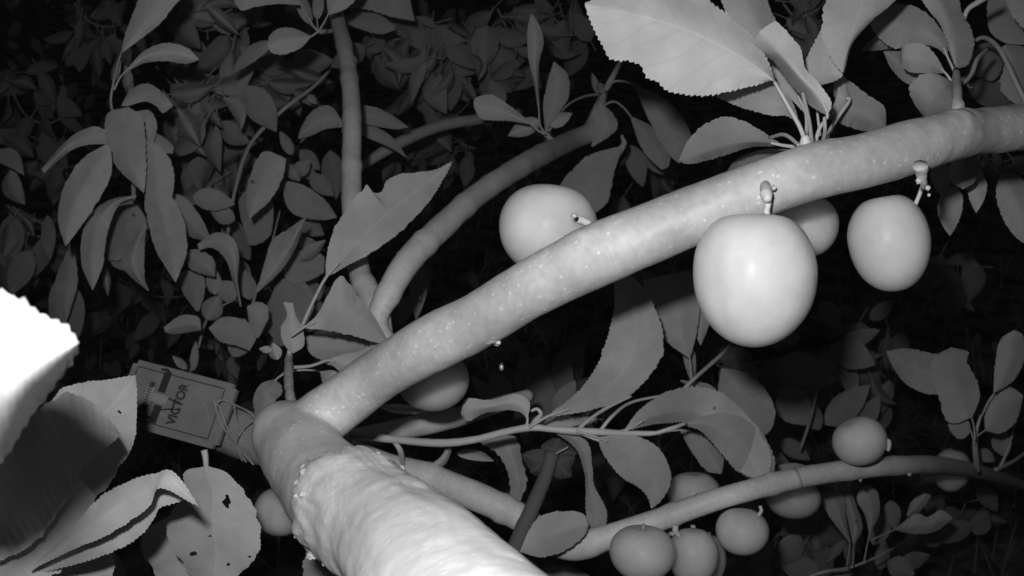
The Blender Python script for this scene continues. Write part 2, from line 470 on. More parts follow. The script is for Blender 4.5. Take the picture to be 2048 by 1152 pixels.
wrap = build('outer_bark', V, F, WRAP, tree, V[0], U)
wrap['label'] = 'pale lumpy bark with a ragged raised rim'
# loose curls of bark along its left edge
random.seed(5)
for k in range(26):
    row = min(40, int(abs(random.gauss(0, 3))) + 1); col = random.randrange(SG)
    c = V[row * SG + col]; sc = random.uniform(.0004, .0010)
    bm = bmesh.new(); bmesh.ops.create_icosphere(bm, subdivisions=3, radius=1); vs = []
    ax = Vector((random.uniform(.6, 1.5), random.uniform(.6, 1.5), random.uniform(.5, 1.1)))
    for v in bm.verts:
        q = v.co.copy(); q *= 1 + .6 * noise.noise(q * 1.5 + Vector((k * 9, 0, 0))) + .25 * noise.noise(q * 4)
        vs.append(c + Vector((q.x * ax.x, q.y * ax.y, q.z * ax.z)) * sc * 1.5)
    build('bark_flake', vs, [tuple(v.index for v in f.verts) for f in bm.faces], TWIG, tree, c, [(0, 0)] * len(vs)); bm.free()
random.seed(21)

def branch(name, pts, n=60, segs=22, m=None, lump=.05, knots=(), label=None):
    V, F, U = tube(px_path(pts, n), segs, True, lump, 60, knots)
    o = build(name, V, F, m or BARKFAR, tree, V[0], U)
    if label: o['label'] = label
    return o
kn = [(.05, .004, .12), (.10, .003, .15), (.16, .004, .12), (.21, .003, .13), (.27, .004, .12), (.33, .003, .12)]
b_up = branch('branch', [(765, 700, 0.528, 46), (757, 632, 0.528, 50), (742, 595, 0.537, 48), (722, 555, 0.554, 44), (713, 510, 0.572, 42), (704, 420, 0.590, 40), (703, 330, 0.616, 39), (704, 250, 0.642, 37), (701, 180, 0.678, 35), (692, 110, 0.722, 33), (678, 50, 0.774, 30), (668, 0, 0.818, 26), (660, -60, 0.880, 22)], 90, 22, knots=kn, label='slim upright branch left of centre')
b_mid = branch('branch', [(800, 740, 0.525, 48), (772, 690, 0.520, 48), (754, 640, .516, 44), (779, 584, .52, 50), (818, 520, .54, 54), (888, 450, .575, 51), (963, 384, .63, 46), (1060, 322, .72, 43), (1140, 282, 0.862, 39), (1180, 262, 0.898, 36), (1200, 205, 0.918, 17), (1222, 160, 0.928, 12), (1245, 115, 0.948, 9), (1262, 70, 0.967, 7)], 90, 22, knots=kn, label='dim branch rising to the right from the fork behind the limb')
b_low = branch('branch', [(700, 905, 0.504, 50), (780, 935, 0.513, 54), (850, 953, 0.522, 56), (950, 992, 0.531, 58), (1040, 1035, 0.531, 56), (1100, 1078, 0.526, 56), (1150, 1094, 0.522, 54), (1200, 1080, 0.517, 50), (1300, 1046, 0.513, 46), (1400, 1010, 0.508, 44), (1500, 980, 0.508, 42), (1600, 955, 0.522, 42), (1700, 940, 0.540, 40), (1800, 931, .57, 38), (1870, 930, .62, 35), (1930, 938, .70, 31), (1990, 952, .82, 25), (2060, 975, .98, 17), (2120, 1000, 1.1, 12)], 130, 24, knots=kn + [(.38, .004, .12), (.44, .003, .14)], label='lower branch of small plums along the bottom right')
b_faint = branch('branch', [(720, 340, 1.05, 10), (745, 318, 1.07, 20), (800, 285, 1.1, 23), (880, 252, 1.15, 23), (960, 238, 1.2, 21), (1040, 225, 1.3, 18)], 40, 16, label='faint far branch behind the slim upright branch')
b_back = branch('branch', [(690, 880, 0.540, 38), (760, 868, 0.558, 42), (830, 852, 0.576, 44), (900, 838, 0.594, 40), (980, 815, 0.630, 34), (1060, 790, 0.666, 26)], 40, 18, label='dim short branch behind the fork')

SCAR = bark_material('node_scar', 0.42, 0.6, 0.2, 0.2)
def node_ring(x, y, d, w_, dx, dy, h=5):
    pts = [(x - dx * h, y - dy * h, d, w_ * .97), (x - dx * h * .4, y - dy * h * .4, d, w_ * 1.03), (x, y, d, w_ * 1.05), (x + dx * h * .4, y + dy * h * .4, d, w_ * 1.05), (x + dx * h, y + dy * h, d, w_ * .97)]
    V, F, U = tube(px_path(pts, 10), 22, False, .05, 300); build('node_ring', V, F, SCAR, tree, V[0], U)
for q in [(703, 262, .640, 37.5, 0, 1), (697, 122, .715, 34.5, .12, 1), (703, 395, .603, 40.5, 0, 1), (722, 556, .554, 44.5, .3, 1),
          (818, 520, .54, 54, -.55, .83), (935, 406, .611, 48, -.75, .66), (1062, 321, .722, 43, -.88, .48),
          (1592, 957, .520, 42, .96, -.25), (1722, 937, .546, 39.6, .98, -.13), (1400, 1010, .509, 44, .95, -.3)]:
    node_ring(*q)

def spur(pts, n=14, m=None, lump=.18, name='spur', segs=12):
    V, F, U = tube(px_path(pts, n), segs, True, lump, 260)
    return build(name, V, F, m or TWIG, tree, V[0], U)
S1 = spur([(1620, 305, .298, 44), (1613, 290, .296, 30), (1611, 280, .295, 20), (1610, 272, .295, 14)])
S2 = spur([(1917, 240, .312, 34), (1915, 205, .318, 23), (1914, 180, .33, 18), (1913, 160, .345, 17), (1912, 140, .36, 12)])
S3 = spur([(1115, 292, .80, 16), (1100, 280, .80, 14), (1092, 268, .80, 12)])
S4 = spur([(585, 838, .385, 26), (583, 815, .392, 20), (579, 780, .41, 19), (577, 745, .435, 18), (578, 715, .462, 14), (580, 700, .463, 10)], 40, lump=.3)
S5 = spur([(700, 868, .50, 16), (780, 878, .50, 16), (880, 886, .49, 16), (950, 879, .485, 15), (1010, 864, .48, 14), (1060, 855, .475, 15), (1100, 858, .475, 13), (1150, 862, .475, 16), (1200, 864, .475, 14), (1260, 866, .48, 10), (1320, 866, .48, 8)], 60, m=STEMM, lump=.12, name='twig')
S6 = spur([(1955, 945, .72, 14), (1952, 915, .70, 11), (1950, 885, .69, 10), (1953, 860, .69, 7), (1962, 830, .69, 5)], m=STEMM, name='twig')
S7 = spur([(1200, 215, .90, 16), (1205, 190, .91, 18), (1200, 170, .92, 14)])
S8 = spur([(1535, 400, .273, 16), (1534, 390, .275, 22), (1532, 380, .278, 24), (1530, 372, .282, 20)], m=DRYM, lump=.3)
S9 = spur([(1842, 330, .287, 30), (1842, 350, .29, 19), (1846, 364, .292, 14), (1848, 376, .295, 9)], lump=.35)
for (x, y, d, a, b_) in [(725, 880, .49, 800, 878), (855, 885, .47, 0, 0)]: pass

# ------------------------------------------------------------------ leaves of the plum tree (margins measured on the photo)
Lf = leaf
# spur over the limb, right of centre
Lf(S1, 148, [(1578, 215), (1562, 185), (1548, 162), (1500, 172), (1450, 183), (1380, 190), (1330, 176), (1300, 152), (1262, 117), (1238, 121), (1212, 102), (1190, 60), (1170, 12)],
   [(1578, 215), (1568, 190), (1552, 165), (1534, 122), (1502, 72), (1455, 32), (1400, -8), (1330, -32), (1250, -18), (1170, 5)], 3, 5, 4.5, pet=[(1611, 285), (1600, 255)], petw=10, mid=[(1578, 215), (1545, 160), (1440, 90), (1330, 45), (1170, 8)], near=True, tooth=11, M=6,
   label='large bright leaf with a nibbled edge')
Lf(S1, 112, [(1600, 250), (1575, 232), (1545, 230), (1500, 220), (1455, 203), (1415, 184)], [(1600, 250), (1580, 195), (1545, 165), (1490, 160), (1450, 165), (1415, 182)], 3, 3, 1.5, pet=[(1611, 286)], petw=8, dd=(.33, .39))
Lf(S1, 125, [(1612, 230), (1560, 170), (1520, 110), (1470, 50), (1440, -10), (1450, -80)], [(1612, 230), (1606, 140), (1598, 95), (1572, 72), (1549, 38), (1530, -5), (1480, -80)], 4, 4, 1.8, pet=[(1612, 282)], petw=8, dd=(.375, .42), near=True)
Lf(S1, 150, [(1655, 232), (1618, 208), (1580, 165), (1545, 120), (1520, 108), (1504, 86), (1516, 68)], [(1655, 232), (1662, 205), (1640, 170), (1612, 140), (1606, 122), (1598, 92), (1560, 50), (1548, 44), (1520, 62)], 14, -1, 1.4, pet=[(1630, 286), (1640, 255)], petw=9, mid=[(1655, 232), (1640, 195), (1600, 150), (1560, 105), (1535, 75), (1518, 64)], near=True, dd=(.325, .325), label='narrow folded leaf with a torn end')
Lf(S1, 148, [(1745, -70), (1665, -20), (1645, 40), (1648, 85), (1662, 115), (1684, 146)], [(1745, -70), (1820, -40), (1785, 5), (1745, 40), (1705, 88), (1688, 144)], 2, 9, 2.0, near=True, dd=(.36, .34), tooth=10, mid=[(1745, -70), (1735, -30), (1720, 20), (1700, 80), (1685, 145)])
Lf(S1, 140, [(1628, 174), (1606, 165), (1609, 130), (1628, 88), (1650, 45)], [(1628, 174), (1668, 162), (1686, 146), (1670, 110), (1652, 48)], 2, -3, 1.8, pet=[(1640, 272), (1634, 220)], petw=6, near=True, dd=(.355, .37))
Lf(S1, 100, [(1700, 200), (1685, 225), (1655, 235), (1690, 250), (1730, 262), (1772, 257)], [(1700, 200), (1690, 165), (1682, 150), (1735, 190), (1768, 214), (1772, 255)], 8, 4, 1.2, pet=[(1648, 285), (1672, 240)], petw=10, dd=(.38, .41))
Lf(S1, 95, [(1694, 212), (1672, 200), (1668, 170), (1676, 148)], [(1694, 212), (1694, 190), (1690, 160), (1677, 148)], 7, 2, 1.0, dd=(.39, .40))
Lf(S1, 125, [(1568, 290), (1545, 278), (1520, 260), (1480, 240), (1440, 236), (1402, 254), (1375, 284), (1357, 322)],
   [(1568, 292), (1530, 292), (1500, 294), (1460, 306), (1420, 319), (1380, 327), (1357, 323)], 0, 10, 1.9, pet=[(1606, 296)], petw=9, mid=[(1568, 291), (1520, 283), (1460, 286), (1400, 305), (1357, 322)], dd=(.33, .41), tooth=10)
Lf(S1, 90, [(1590, 300), (1540, 298), (1500, 306), (1470, 322), (1452, 345)], [(1590, 310), (1550, 340), (1500, 360), (1452, 350)], 2, 2, .8, dd=(.36, .46))
# spur near the right end of the limb
Lf(S2, 113, [(1913, 140), (1898, 100), (1882, 52), (1852, 12), (1825, -25), (1810, -60)], [(1915, 138), (1936, 128), (1946, 98), (1944, 62), (1926, 30), (1912, -10), (1860, -60)], 4, 6, 1.8, dd=(.37, .40), label='arched leaf with small chewed slits', mid=[(1913, 140), (1903, 105), (1897, 60), (1880, 10), (1835, -50)])
Lf(S2, 97, [(1897, 118), (1878, 98), (1850, 88), (1825, 86), (1790, 96), (1756, 72), (1736, 42)], [(1897, 118), (1888, 72), (1862, 35), (1830, 14), (1790, 8), (1752, 22), (1736, 40)], 4, 3, 1.2, pet=[(1912, 150)], petw=6, dd=(.40, .45))
Lf(S2, 92, [(1870, 95), (1835, 98), (1790, 97), (1755, 100), (1722, 102)], [(1870, 92), (1820, 60), (1775, 55), (1745, 78), (1722, 100)], 5, 2, 1.2, dd=(.44, .48))
Lf(S2, 118, [(1890, 146), (1850, 146), (1822, 144), (1804, 133), (1799, 115)], [(1890, 144), (1872, 112), (1850, 90), (1828, 86), (1806, 94), (1799, 113)], 5, 0, 1.0, pet=[(1908, 172), (1900, 158)], petw=6, dd=(.37, .40))
Lf(S2, 118, [(1900, 160), (1870, 148), (1838, 152), (1820, 176), (1828, 206), (1852, 238)], [(1906, 164), (1912, 195), (1906, 220), (1880, 236), (1854, 240)], 3, 5, 1.4, dd=(.365, .40))
Lf(S2, 105, [(1880, 150), (1850, 175), (1815, 167), (1785, 140), (1767, 104)], [(1880, 148), (1850, 120), (1810, 105), (1767, 102)], 3, 3, 1.3, dd=(.41, .45))
Lf(S2, 70, [(1935, 175), (1945, 195), (1968, 212), (1995, 218), (2030, 212)], [(1935, 170), (1965, 158), (2000, 166), (2035, 208)], 3, 5, 1.0, pet=[(1918, 165), (1945, 140), (1940, 160)], petw=6, dd=(.50, .60))
Lf(S2, 80, [(1950, 150), (1935, 120), (1960, 90), (1990, 82)], [(1950, 152), (1985, 160), (2005, 130), (1992, 84)], 3, 5, 1.0, dd=(.50, .55))
Lf(S2, 68, [(2048, 220), (2010, 190), (1985, 150), (1985, 110), (2010, 90)], [(2060, 200), (2075, 150), (2060, 100), (2014, 88)], 3, 5, 1.0, dd=(.56, .56))
Lf(S2, 62, [(2060, 90), (2010, 85), (1980, 60), (1975, 10), (1990, -40)], [(2070, 80), (2075, 20), (2040, -40), (1995, -42)], 3, 5, 1.0, dd=(.58, .60))
Lf(S2, 78, [(2090, 90), (2040, 50), (2015, 10), (2005, -30)], [(2095, 80), (2100, 20), (2060, -30), (2010, -34)], 3, 5, 1.0, dd=(.50, .52))
# petiole arching at the right edge
def petiole(parent, pts, name='petiole', m=None, lump=.05, segs=8, n=24):
    V, F, U = tube(px_path(pts, n), segs, True, lump, 200); return build(name, V, F, m or STEMM, parent, V[0], U)
petiole(S2, [(1918, 175, .37, 8), (1942, 150, .385, 9), (1955, 118, .40, 9), (1975, 98, .42, 8)])
petiole(S2, [(1935, 92, .42, 7), (1965, 75, .43, 9), (1992, 90, .44, 9), (2012, 122, .45, 9), (2032, 165, .46, 9), (2062, 225, .47, 9)])
petiole(S2, [(2020, 238, .41, 12), (2032, 218, .41, 14), (2050, 212, .41, 16)])
petiole(S2, [(1926, 45, .42, 8), (1935, 20, .42, 10), (1955, 5, .42, 12), (1990, -15, .42, 12)])
petiole(S1, [(1624, 290, .30, 9), (1618, 240, .315, 8), (1605, 185, .33, 7)])
petiole(S1, [(1646, 286, .30, 9), (1650, 262, .31, 8), (1649, 235, .315, 7)])
petiole(S1, [(1600, 292, .30, 8), (1570, 270, .32, 8), (1540, 275, .34, 7)])
# leaves under the right end of the limb
qleaf(PARTS['limb'], 85, 1880, 320, 1884, 392, 42, dd=.50)
Lf(PARTS['limb'], 112, [(1912, 300), (1900, 330), (1902, 362), (1925, 378)], [(1945, 300), (1957, 330), (1950, 362), (1928, 378)], 4, 4, .4, dd=(.42, .43))
qleaf(PARTS['limb'], 82, 1910, 370, 1900, 472, 50, 6, dd=.50)
qleaf(PARTS['limb'], 84, 1948, 330, 1952, 426, 40, -4, dd=.47)
Lf(PARTS['limb'], 70, [(2000, 350), (1992, 385), (2003, 430), (2030, 472), (2070, 498)], [(2005, 345), (2035, 350), (2070, 390), (2085, 450)], 3, 5, .8, pet=[(1965, 312), (1985, 332)], petw=6, dd=(.52, .52))
# big leaf over the upright branch, left of centre, and its neighbours
Lf(S4, 96, [(651, 556), (654, 512), (668, 462), (698, 412), (732, 372), (744, 384), (764, 384), (772, 366), (790, 352), (832, 345), (870, 340), (906, 322)],
   [(651, 556), (690, 533), (742, 505), (792, 470), (838, 425), (870, 385), (906, 322)], 1, 4, 1.8, pet=[(603, 655), (622, 612)], petw=8, mid=[(651, 556), (700, 500), (770, 430), (840, 378), (906, 322)], dd=(.47, .52), tooth=9, M=6,
   label='long pointed leaf with two bitten notches in its upper edge')
Lf(S4, 107, [(606, 655), (634, 630), (655, 592), (682, 553), (716, 592), (750, 636), (778, 688)], [(606, 656), (650, 660), (700, 670), (742, 682), (778, 690)], 3, -1, 1.2, pet=[(582, 672)], petw=7, dd=(.45, .48))
Lf(S4, 80, [(608, 672), (650, 668), (705, 672), (790, 682)], [(608, 676), (622, 708), (660, 722), (720, 715), (790, 690)], 2, 5, 1.0, dd=(.52, .56))
Lf(S4, 108, [(640, 722), (700, 708), (745, 692), (792, 679)], [(640, 724), (700, 738), (750, 722), (792, 682)], 3, 1, .8, dd=(.47, .48))
Lf(S4, 105, [(655, 720), (700, 706), (745, 712), (800, 720)], [(655, 722), (690, 748), (730, 750), (800, 726)], 1, 3, .8, pet=[(582, 735), (620, 732)], petw=8, dd=(.46, .47))
Lf(S4, 75, [(640, 742), (680, 742), (700, 760), (720, 790)], [(640, 744), (650, 780), (670, 810), (715, 800)], 2, 5, .8, pet=[(584, 742), (610, 740)], petw=5, dd=(.52, .54))
Lf(S4, 110, [(582, 706), (566, 684), (562, 655), (574, 632), (567, 604)], [(588, 706), (608, 690), (604, 655), (592, 632), (585, 606)], 3, 3, .7, dd=(.455, .47), label='small folded upright leaf')
Lf(S4, 84, [(552, 758), (522, 768), (507, 798), (512, 836)], [(552, 760), (563, 772), (562, 790), (550, 800), (552, 818), (520, 838)], 3, 2, 1.0, pet=[(570, 745)], petw=5, dd=(.50, .52))
qleaf(S4, 70, 555, 720, 545, 685, 26, dd=.50)
qleaf(S4, 88, 545, 700, 518, 698, 14, dd=.50)
# twig across the lower middle
Lf(S5, 106, [(1095, 832), (1150, 790), (1190, 740), (1214, 680), (1230, 610), (1226, 545)], [(1095, 834), (1180, 820), (1250, 795), (1300, 750), (1325, 702), (1322, 652), (1302, 602), (1280, 568), (1232, 530)], 2, 2, 2.2, pet=[(1058, 855)], petw=7, dd=(.47, .50, .48), tooth=9, M=6, label='tall crescent leaf with a toothed outer edge, rising from the twig')
Lf(S5, 100, [(1056, 836), (1058, 803), (1028, 788), (982, 800), (932, 798), (922, 826)], [(1054, 838), (1040, 824), (1010, 820), (970, 826), (938, 842), (923, 830)], 2, 5, .5, pet=[(1052, 858)], petw=6, dd=(.475, .49))
Lf(S5, 90, [(1105, 862), (1150, 895), (1170, 948), (1172, 1005), (1176, 1052), (1192, 1066)], [(1115, 860), (1172, 882), (1184, 935), (1188, 972), (1212, 1020), (1208, 1058), (1194, 1066)], 4, 2, 1.6, dd=(.48, .53), label='long narrow drooping leaf')
Lf(S5, 106, [(1195, 876), (1210, 912), (1242, 952), (1280, 976), (1298, 998), (1302, 1017)], [(1195, 874), (1262, 870), (1312, 893), (1336, 930), (1340, 968), (1322, 1000), (1304, 1017)], 3, 2, 2.2, pet=[(1152, 862)], petw=6, dd=(.47, .50), tooth=9)
Lf(S5, 97, [(1248, 860), (1284, 816), (1338, 783), (1392, 774), (1440, 786), (1492, 828), (1522, 868), (1542, 912), (1534, 964)], [(1248, 862), (1310, 848), (1370, 845), (1408, 858), (1438, 898), (1480, 940), (1530, 966)], 3, 5, 1.7, pet=[(1200, 865)], petw=7, dd=(.48, .52, .52), mid=[(1248, 861), (1320, 828), (1400, 822), (1470, 862), (1532, 966)], M=6)
Lf(S5, 92, [(1366, 850), (1402, 862), (1440, 902), (1478, 944), (1532, 968)], [(1366, 848), (1440, 826), (1502, 846), (1532, 880), (1550, 926), (1538, 966)], 4, 6, 1.7, dd=(.50, .53), M=6)
Lf(S5, 74, [(1440, 845), (1400, 800), (1380, 775), (1360, 762)], [(1442, 842), (1440, 800), (1420, 770), (1362, 760)], 4, 4, .8, dd=.62)
Lf(S5, 72, [(1384, 770), (1370, 730), (1362, 690), (1352, 660)], [(1386, 770), (1392, 730), (1384, 690), (1354, 660)], 4, 4, .4, dd=.63)
Lf(S5, 76, [(1478, 885), (1450, 862), (1436, 795), (1442, 738)], [(1500, 885), (1540, 862), (1551, 828), (1534, 784), (1498, 748), (1444, 736)], 4, 4, .7, dd=(.60, .66))
Lf(S5, 72, [(1360, 862), (1385, 905), (1412, 940), (1440, 948)], [(1362, 858), (1415, 872), (1446, 905), (1444, 946)], 4, 4, .8, pet=[(1300, 868)], petw=5, dd=(.58, .60))
Lf(S5, 68, [(960, 884), (995, 906), (1015, 940), (1022, 975), (1020, 1006)], [(975, 878), (1028, 874), (1044, 925), (1052, 968), (1036, 1006)], 4, 4, 3.0, dd=(.58, .60), tooth=16)
Lf(S5, 86, [(893, 884), (888, 905), (872, 922), (850, 934)], [(897, 884), (902, 902), (890, 928), (866, 940), (852, 936)], 1, 4, .6, dd=(.52, .52))
qleaf(S5, 72, 912, 906, 988, 922, 22, -4, dd=.58)
Lf(S5, 70, [(1378, 716), (1332, 680), (1305, 620), (1285, 560)], [(1380, 716), (1394, 660), (1398, 600), (1378, 540)], 4, 3, .8, dd=(.58, .60), pet=[(1384, 778), (1382, 740)], petw=4)
Lf(S5, 60, [(1400, 690), (1382, 640), (1392, 590)], [(1402, 690), (1420, 640), (1415, 590)], 3, 3, .6, dd=(.62, .62))
qleaf(S5, 75, 1150, 838, 1090, 832, 16, dd=.52)
qleaf(S5, 78, 1065, 850, 1180, 842, 22, dd=.52)
qleaf(S5, 72, 1110, 846, 1205, 838, 18, dd=.53)
petiole(S5, [(1155, 860, .475, 9), (1180, 838, .48, 7), (1215, 815, .49, 7), (1262, 792, .50, 6)])
petiole(S5, [(1200, 862, .475, 8), (1225, 832, .48, 7), (1262, 805, .50, 6), (1330, 790, .52, 5)])
petiole(S5, [(1250, 866, .48, 8), (1300, 868, .48, 8), (1345, 856, .48, 9), (1372, 846, .485, 6)])
petiole(S5, [(1160, 866, .475, 7), (1200, 882, .475, 5), (1215, 882, .475, 4)])
petiole(S5, [(1345, 800, .56, 6), (1390, 756, .57, 8), (1440, 712, .60, 8), (1462, 690, .62, 6)])
petiole(S5, [(1060, 856, .475, 10), (1072, 840, .472, 10), (1082, 828, .47, 8), (1074, 818, .47, 7), (1062, 822, .47, 5)])
petiole(S5, [(785, 880, .50, 7), (800, 900, .50, 12), (806, 930, .51, 10), (812, 960, .52, 6)])
Lf(b_low, 92, [(1040, 1102), (1058, 1062), (1082, 1032), (1130, 1022), (1166, 1028), (1178, 1048)], [(1040, 1104), (1085, 1114), (1130, 1100), (1165, 1075), (1178, 1050)], 3, 3, .6, dd=(.48, .49))
Lf(b_low, 60, [(1060, 1180), (1080, 1140), (1120, 1132), (1170, 1146), (1200, 1180)], [(1060, 1185), (1100, 1220), (1200, 1185)], 3, 3, .6, dd=(.75, .75))
Lf(b_low, 75, [(1560, 965), (1548, 942), (1565, 928), (1590, 926)], [(1600, 970), (1625, 950), (1612, 932), (1592, 926)], 3, 3, .6, dd=(.70, .70))
# bottom left: leaves close to the lens
NR = PARTS['trunk']
Lf(NR, 255, [(-260, 760), (-140, 620), (-50, 578), (0, 586), (40, 600), (82, 630), (128, 655), (157, 684)], [(-260, 800), (-120, 960), (0, 918), (60, 832), (112, 762), (150, 706), (157, 686)], 4, 24, 11, near=True, flute=.00022, dd=(.15, .128, .125), mid=[(-260, 790), (-120, 800), (0, 765), (60, 732), (115, 702), (157, 685)], pw=2.3, tooth=24, M=8, label='glaring white leaf close to the lens, cut by the left edge', wav=.002)
Lf(NR, 118, [(30, 1010), (50, 900), (100, 815), (124, 780), (165, 766), (215, 760), (272, 750)], [(30, 1020), (110, 1030), (186, 1000), (236, 940), (266, 885), (273, 820), (272, 752)], 2, 3, 2.2, near=True, dd=(.34, .37), holes=[(237, 822, 3, 5)], tooth=10, M=8)
Lf(NR, 160, [(-60, 1130), (-30, 960), (40, 855), (114, 796), (152, 790), (184, 806), (214, 830), (240, 868)], [(-60, 1140), (60, 1090), (140, 985), (165, 935), (200, 905), (240, 872)], -3, 3, 3.2, near=True, dd=(.285, .295, .29), tooth=12, M=8, flute=.00006, label='pale ruffled leaf just below the white one')
Lf(NR, 70, [(-80, 1200), (-60, 1000), (20, 930), (100, 900), (190, 990)], [(-80, 1220), (60, 1180), (150, 1110), (190, 1000)], 3, 3, 2, near=True, dd=(.29, .335))
Lf(NR, 70, [(-60, 1260), (-40, 1120), (40, 1090), (150, 1080), (215, 1100)], [(-60, 1280), (80, 1260), (190, 1200), (230, 1130), (215, 1102)], 3, 3, 2, near=True, dd=(.34, .36))
Lf(NR, 140, [(60, 1135), (140, 1062), (195, 1000), (255, 964), (310, 948), (346, 944), (396, 1009)], [(60, 1140), (150, 1096), (205, 1074), (262, 1040), (300, 1010), (322, 975), (396, 1012)], 3, 0, 2.6, near=True, dd=(.30, .285, .28), tooth=10, M=6, label='curled leaf with a bright folded tip')
Lf(NR, 130, [(80, 1140), (160, 1080), (220, 1050), (280, 1010), (325, 965), (370, 985)], [(80, 1145), (160, 1125), (240, 1096), (285, 1066), (308, 1036), (322, 1014), (370, 1000)], 16, -2, 2.6, near=True, dd=(.315, .305, .305), tooth=10, M=6)
Lf(NR, 128, [(408, 933), (370, 944), (368, 985), (338, 1032), (334, 1062), (350, 1102), (388, 1155), (425, 1200)], [(416, 932), (456, 948), (496, 996), (514, 1040), (521, 1085), (506, 1122), (472, 1152), (425, 1202)], 3, 3, 2.2, pet=[(408, 900), (411, 915)], petw=14, dd=(.38, .375, .375), holes=[(453, 1003, 7, 13), (388, 1107, 7, 5), (457, 1128, 4, 3), (420, 1072, 2, 2), (500, 1112, 3, 2)], tooth=8, M=30, label='broad rounded leaf with insect holes')
Lf(NR, 104, [(440, 1000), (370, 1018), (325, 1040), (287, 1066), (285, 1102), (306, 1138), (335, 1210)], [(440, 1010), (440, 1100), (420, 1180), (340, 1215)], 3, 3, 1.5, near=True, dd=(.42, .42), M=6)
Lf(NR, 66, [(160, 1190), (150, 1130), (180, 1100), (225, 1100)], [(160, 1200), (240, 1190), (250, 1140), (228, 1102)], 3, 3, .8, dd=(.50, .50))
Lf(NR, 98, [(650, 1060), (620, 1090), (606, 1140), (612, 1200)], [(655, 1060), (700, 1100), (720, 1150), (620, 1205)], 3, 3, 1.2, dd=(.48, .48))
Lf(NR, 98, [(760, 812), (790, 808), (830, 812), (858, 822)], [(760, 816), (790, 826), (830, 828), (858, 824)], 3, 3, .6, dd=(.50, .50))
# spur on the dim branch behind the centre
Lf(S3, 70, [(1077, 222), (1068, 165), (1057, 115), (1055, 62), (1062, 27)], [(1079, 222), (1077, 135), (1087, 82), (1076, 46), (1063, 27)], 4, 4, .5, pet=[(1091, 268), (1080, 250)], petw=4)
Lf(S3, 66, [(1090, 258), (1087, 205), (1099, 152), (1107, 124)], [(1094, 258), (1120, 222), (1138, 190), (1135, 150), (1110, 124)], 4, 4, .5, pet=[(1093, 268)], petw=4)
Lf(S3, 78, [(1060, 248), (1020, 242), (965, 238), (950, 218), (947, 206)], [(1060, 246), (1050, 236), (1020, 212), (985, 190), (955, 194), (947, 204)], 3, 3, .4, pet=[(1090, 269), (1075, 260)], petw=4)
qleaf(S3, 70, 1080, 240, 1016, 272, 34, dd=.75)
qleaf(S3, 66, 1098, 252, 1144, 226, 26, pet=[(1093, 266)], petw=4)
petiole(S3, [(1098, 262, .82, 4), (1130, 215, .84, 4), (1165, 194, .87, 5), (1200, 188, .90, 6)])
Lf(S7, 64, [(1198, 204), (1190, 240), (1183, 293)], [(1200, 204), (1226, 228), (1236, 252), (1222, 270), (1186, 293)], 4, 3, .4)
Lf(S7, 60, [(1262, 238), (1280, 290), (1300, 318), (1322, 338)], [(1266, 234), (1310, 258), (1338, 300), (1338, 330), (1326, 339)], 4, 3, .4, pet=[(1208, 210), (1228, 203), (1248, 216)], petw=5)
Lf(S7, 64, [(1272, 176), (1288, 218), (1308, 258), (1330, 300), (1356, 326)], [(1276, 172), (1328, 196), (1366, 236), (1382, 280), (1360, 326)], 4, 4, .4, pet=[(1208, 180), (1228, 163), (1254, 164)], petw=5)
qleaf(S7, 55, 1198, 190, 1184, 146, 14)
Lf(S7, 64, [(1242, 292), (1212, 300), (1175, 312), (1140, 345), (1105, 392)], [(1244, 296), (1228, 345), (1215, 402), (1180, 430), (1130, 440)], 3, 3, .8)
spur([(1243, 270, .85, 5), (1247, 285, .85, 11), (1242, 300, .85, 13), (1238, 310, .85, 7)], lump=.6, name='dry_flower')
qleaf(S7, 45, 1262, 290, 1286, 374, 40, dd=1.15)
qleaf(S7, 38, 1290, 300, 1330, 350, 34, dd=1.2)
# spur at the top of the upright branch
S10 = spur([(690, 58, .85, 8), (660, 62, .83, 8), (636, 64, .82, 11)])
Lf(S10, 78, [(622, 74), (602, 95), (570, 108), (545, 106), (535, 92)], [(622, 72), (596, 60), (565, 55), (542, 68), (534, 88)], 3, 3, .3, pet=[(638, 62)], petw=4)
qleaf(S10, 66, 545, 82, 464, 148, 30, 6)
Lf(S10, 72, [(600, 10), (555, 8), (510, 14), (482, 20), (464, -5)], [(600, 5), (560, -30), (500, -40), (464, -8)], 3, 3, .3, pet=[(634, 62), (612, 30)], petw=4)
Lf(S10, 74, [(658, 30), (690, 18), (715, -5), (735, -40)], [(656, 25), (655, -10), (680, -50), (730, -45)], 3, 3, .3, pet=[(638, 62), (648, 45)], petw=4)
Lf(S10, 62, [(680, 15), (730, 18), (785, 34), (830, 42)], [(690, 0), (740, -40), (810, -40), (822, 10), (829, 38)], 3, 3, .3, dd=.92)
Lf(S10, 54, [(680, 40), (720, 58), (760, 68), (790, 60)], [(680, 36), (720, 25), (760, 30), (789, 52)], 3, 3, .3, dd=.98)
qleaf(S10, 66, 622, 50, 588, -30, 26, pet=[(635, 62)], petw=4)
qleaf(S10, 62, 634, 40, 640, -30, 22, pet=[(636, 62)], petw=4)
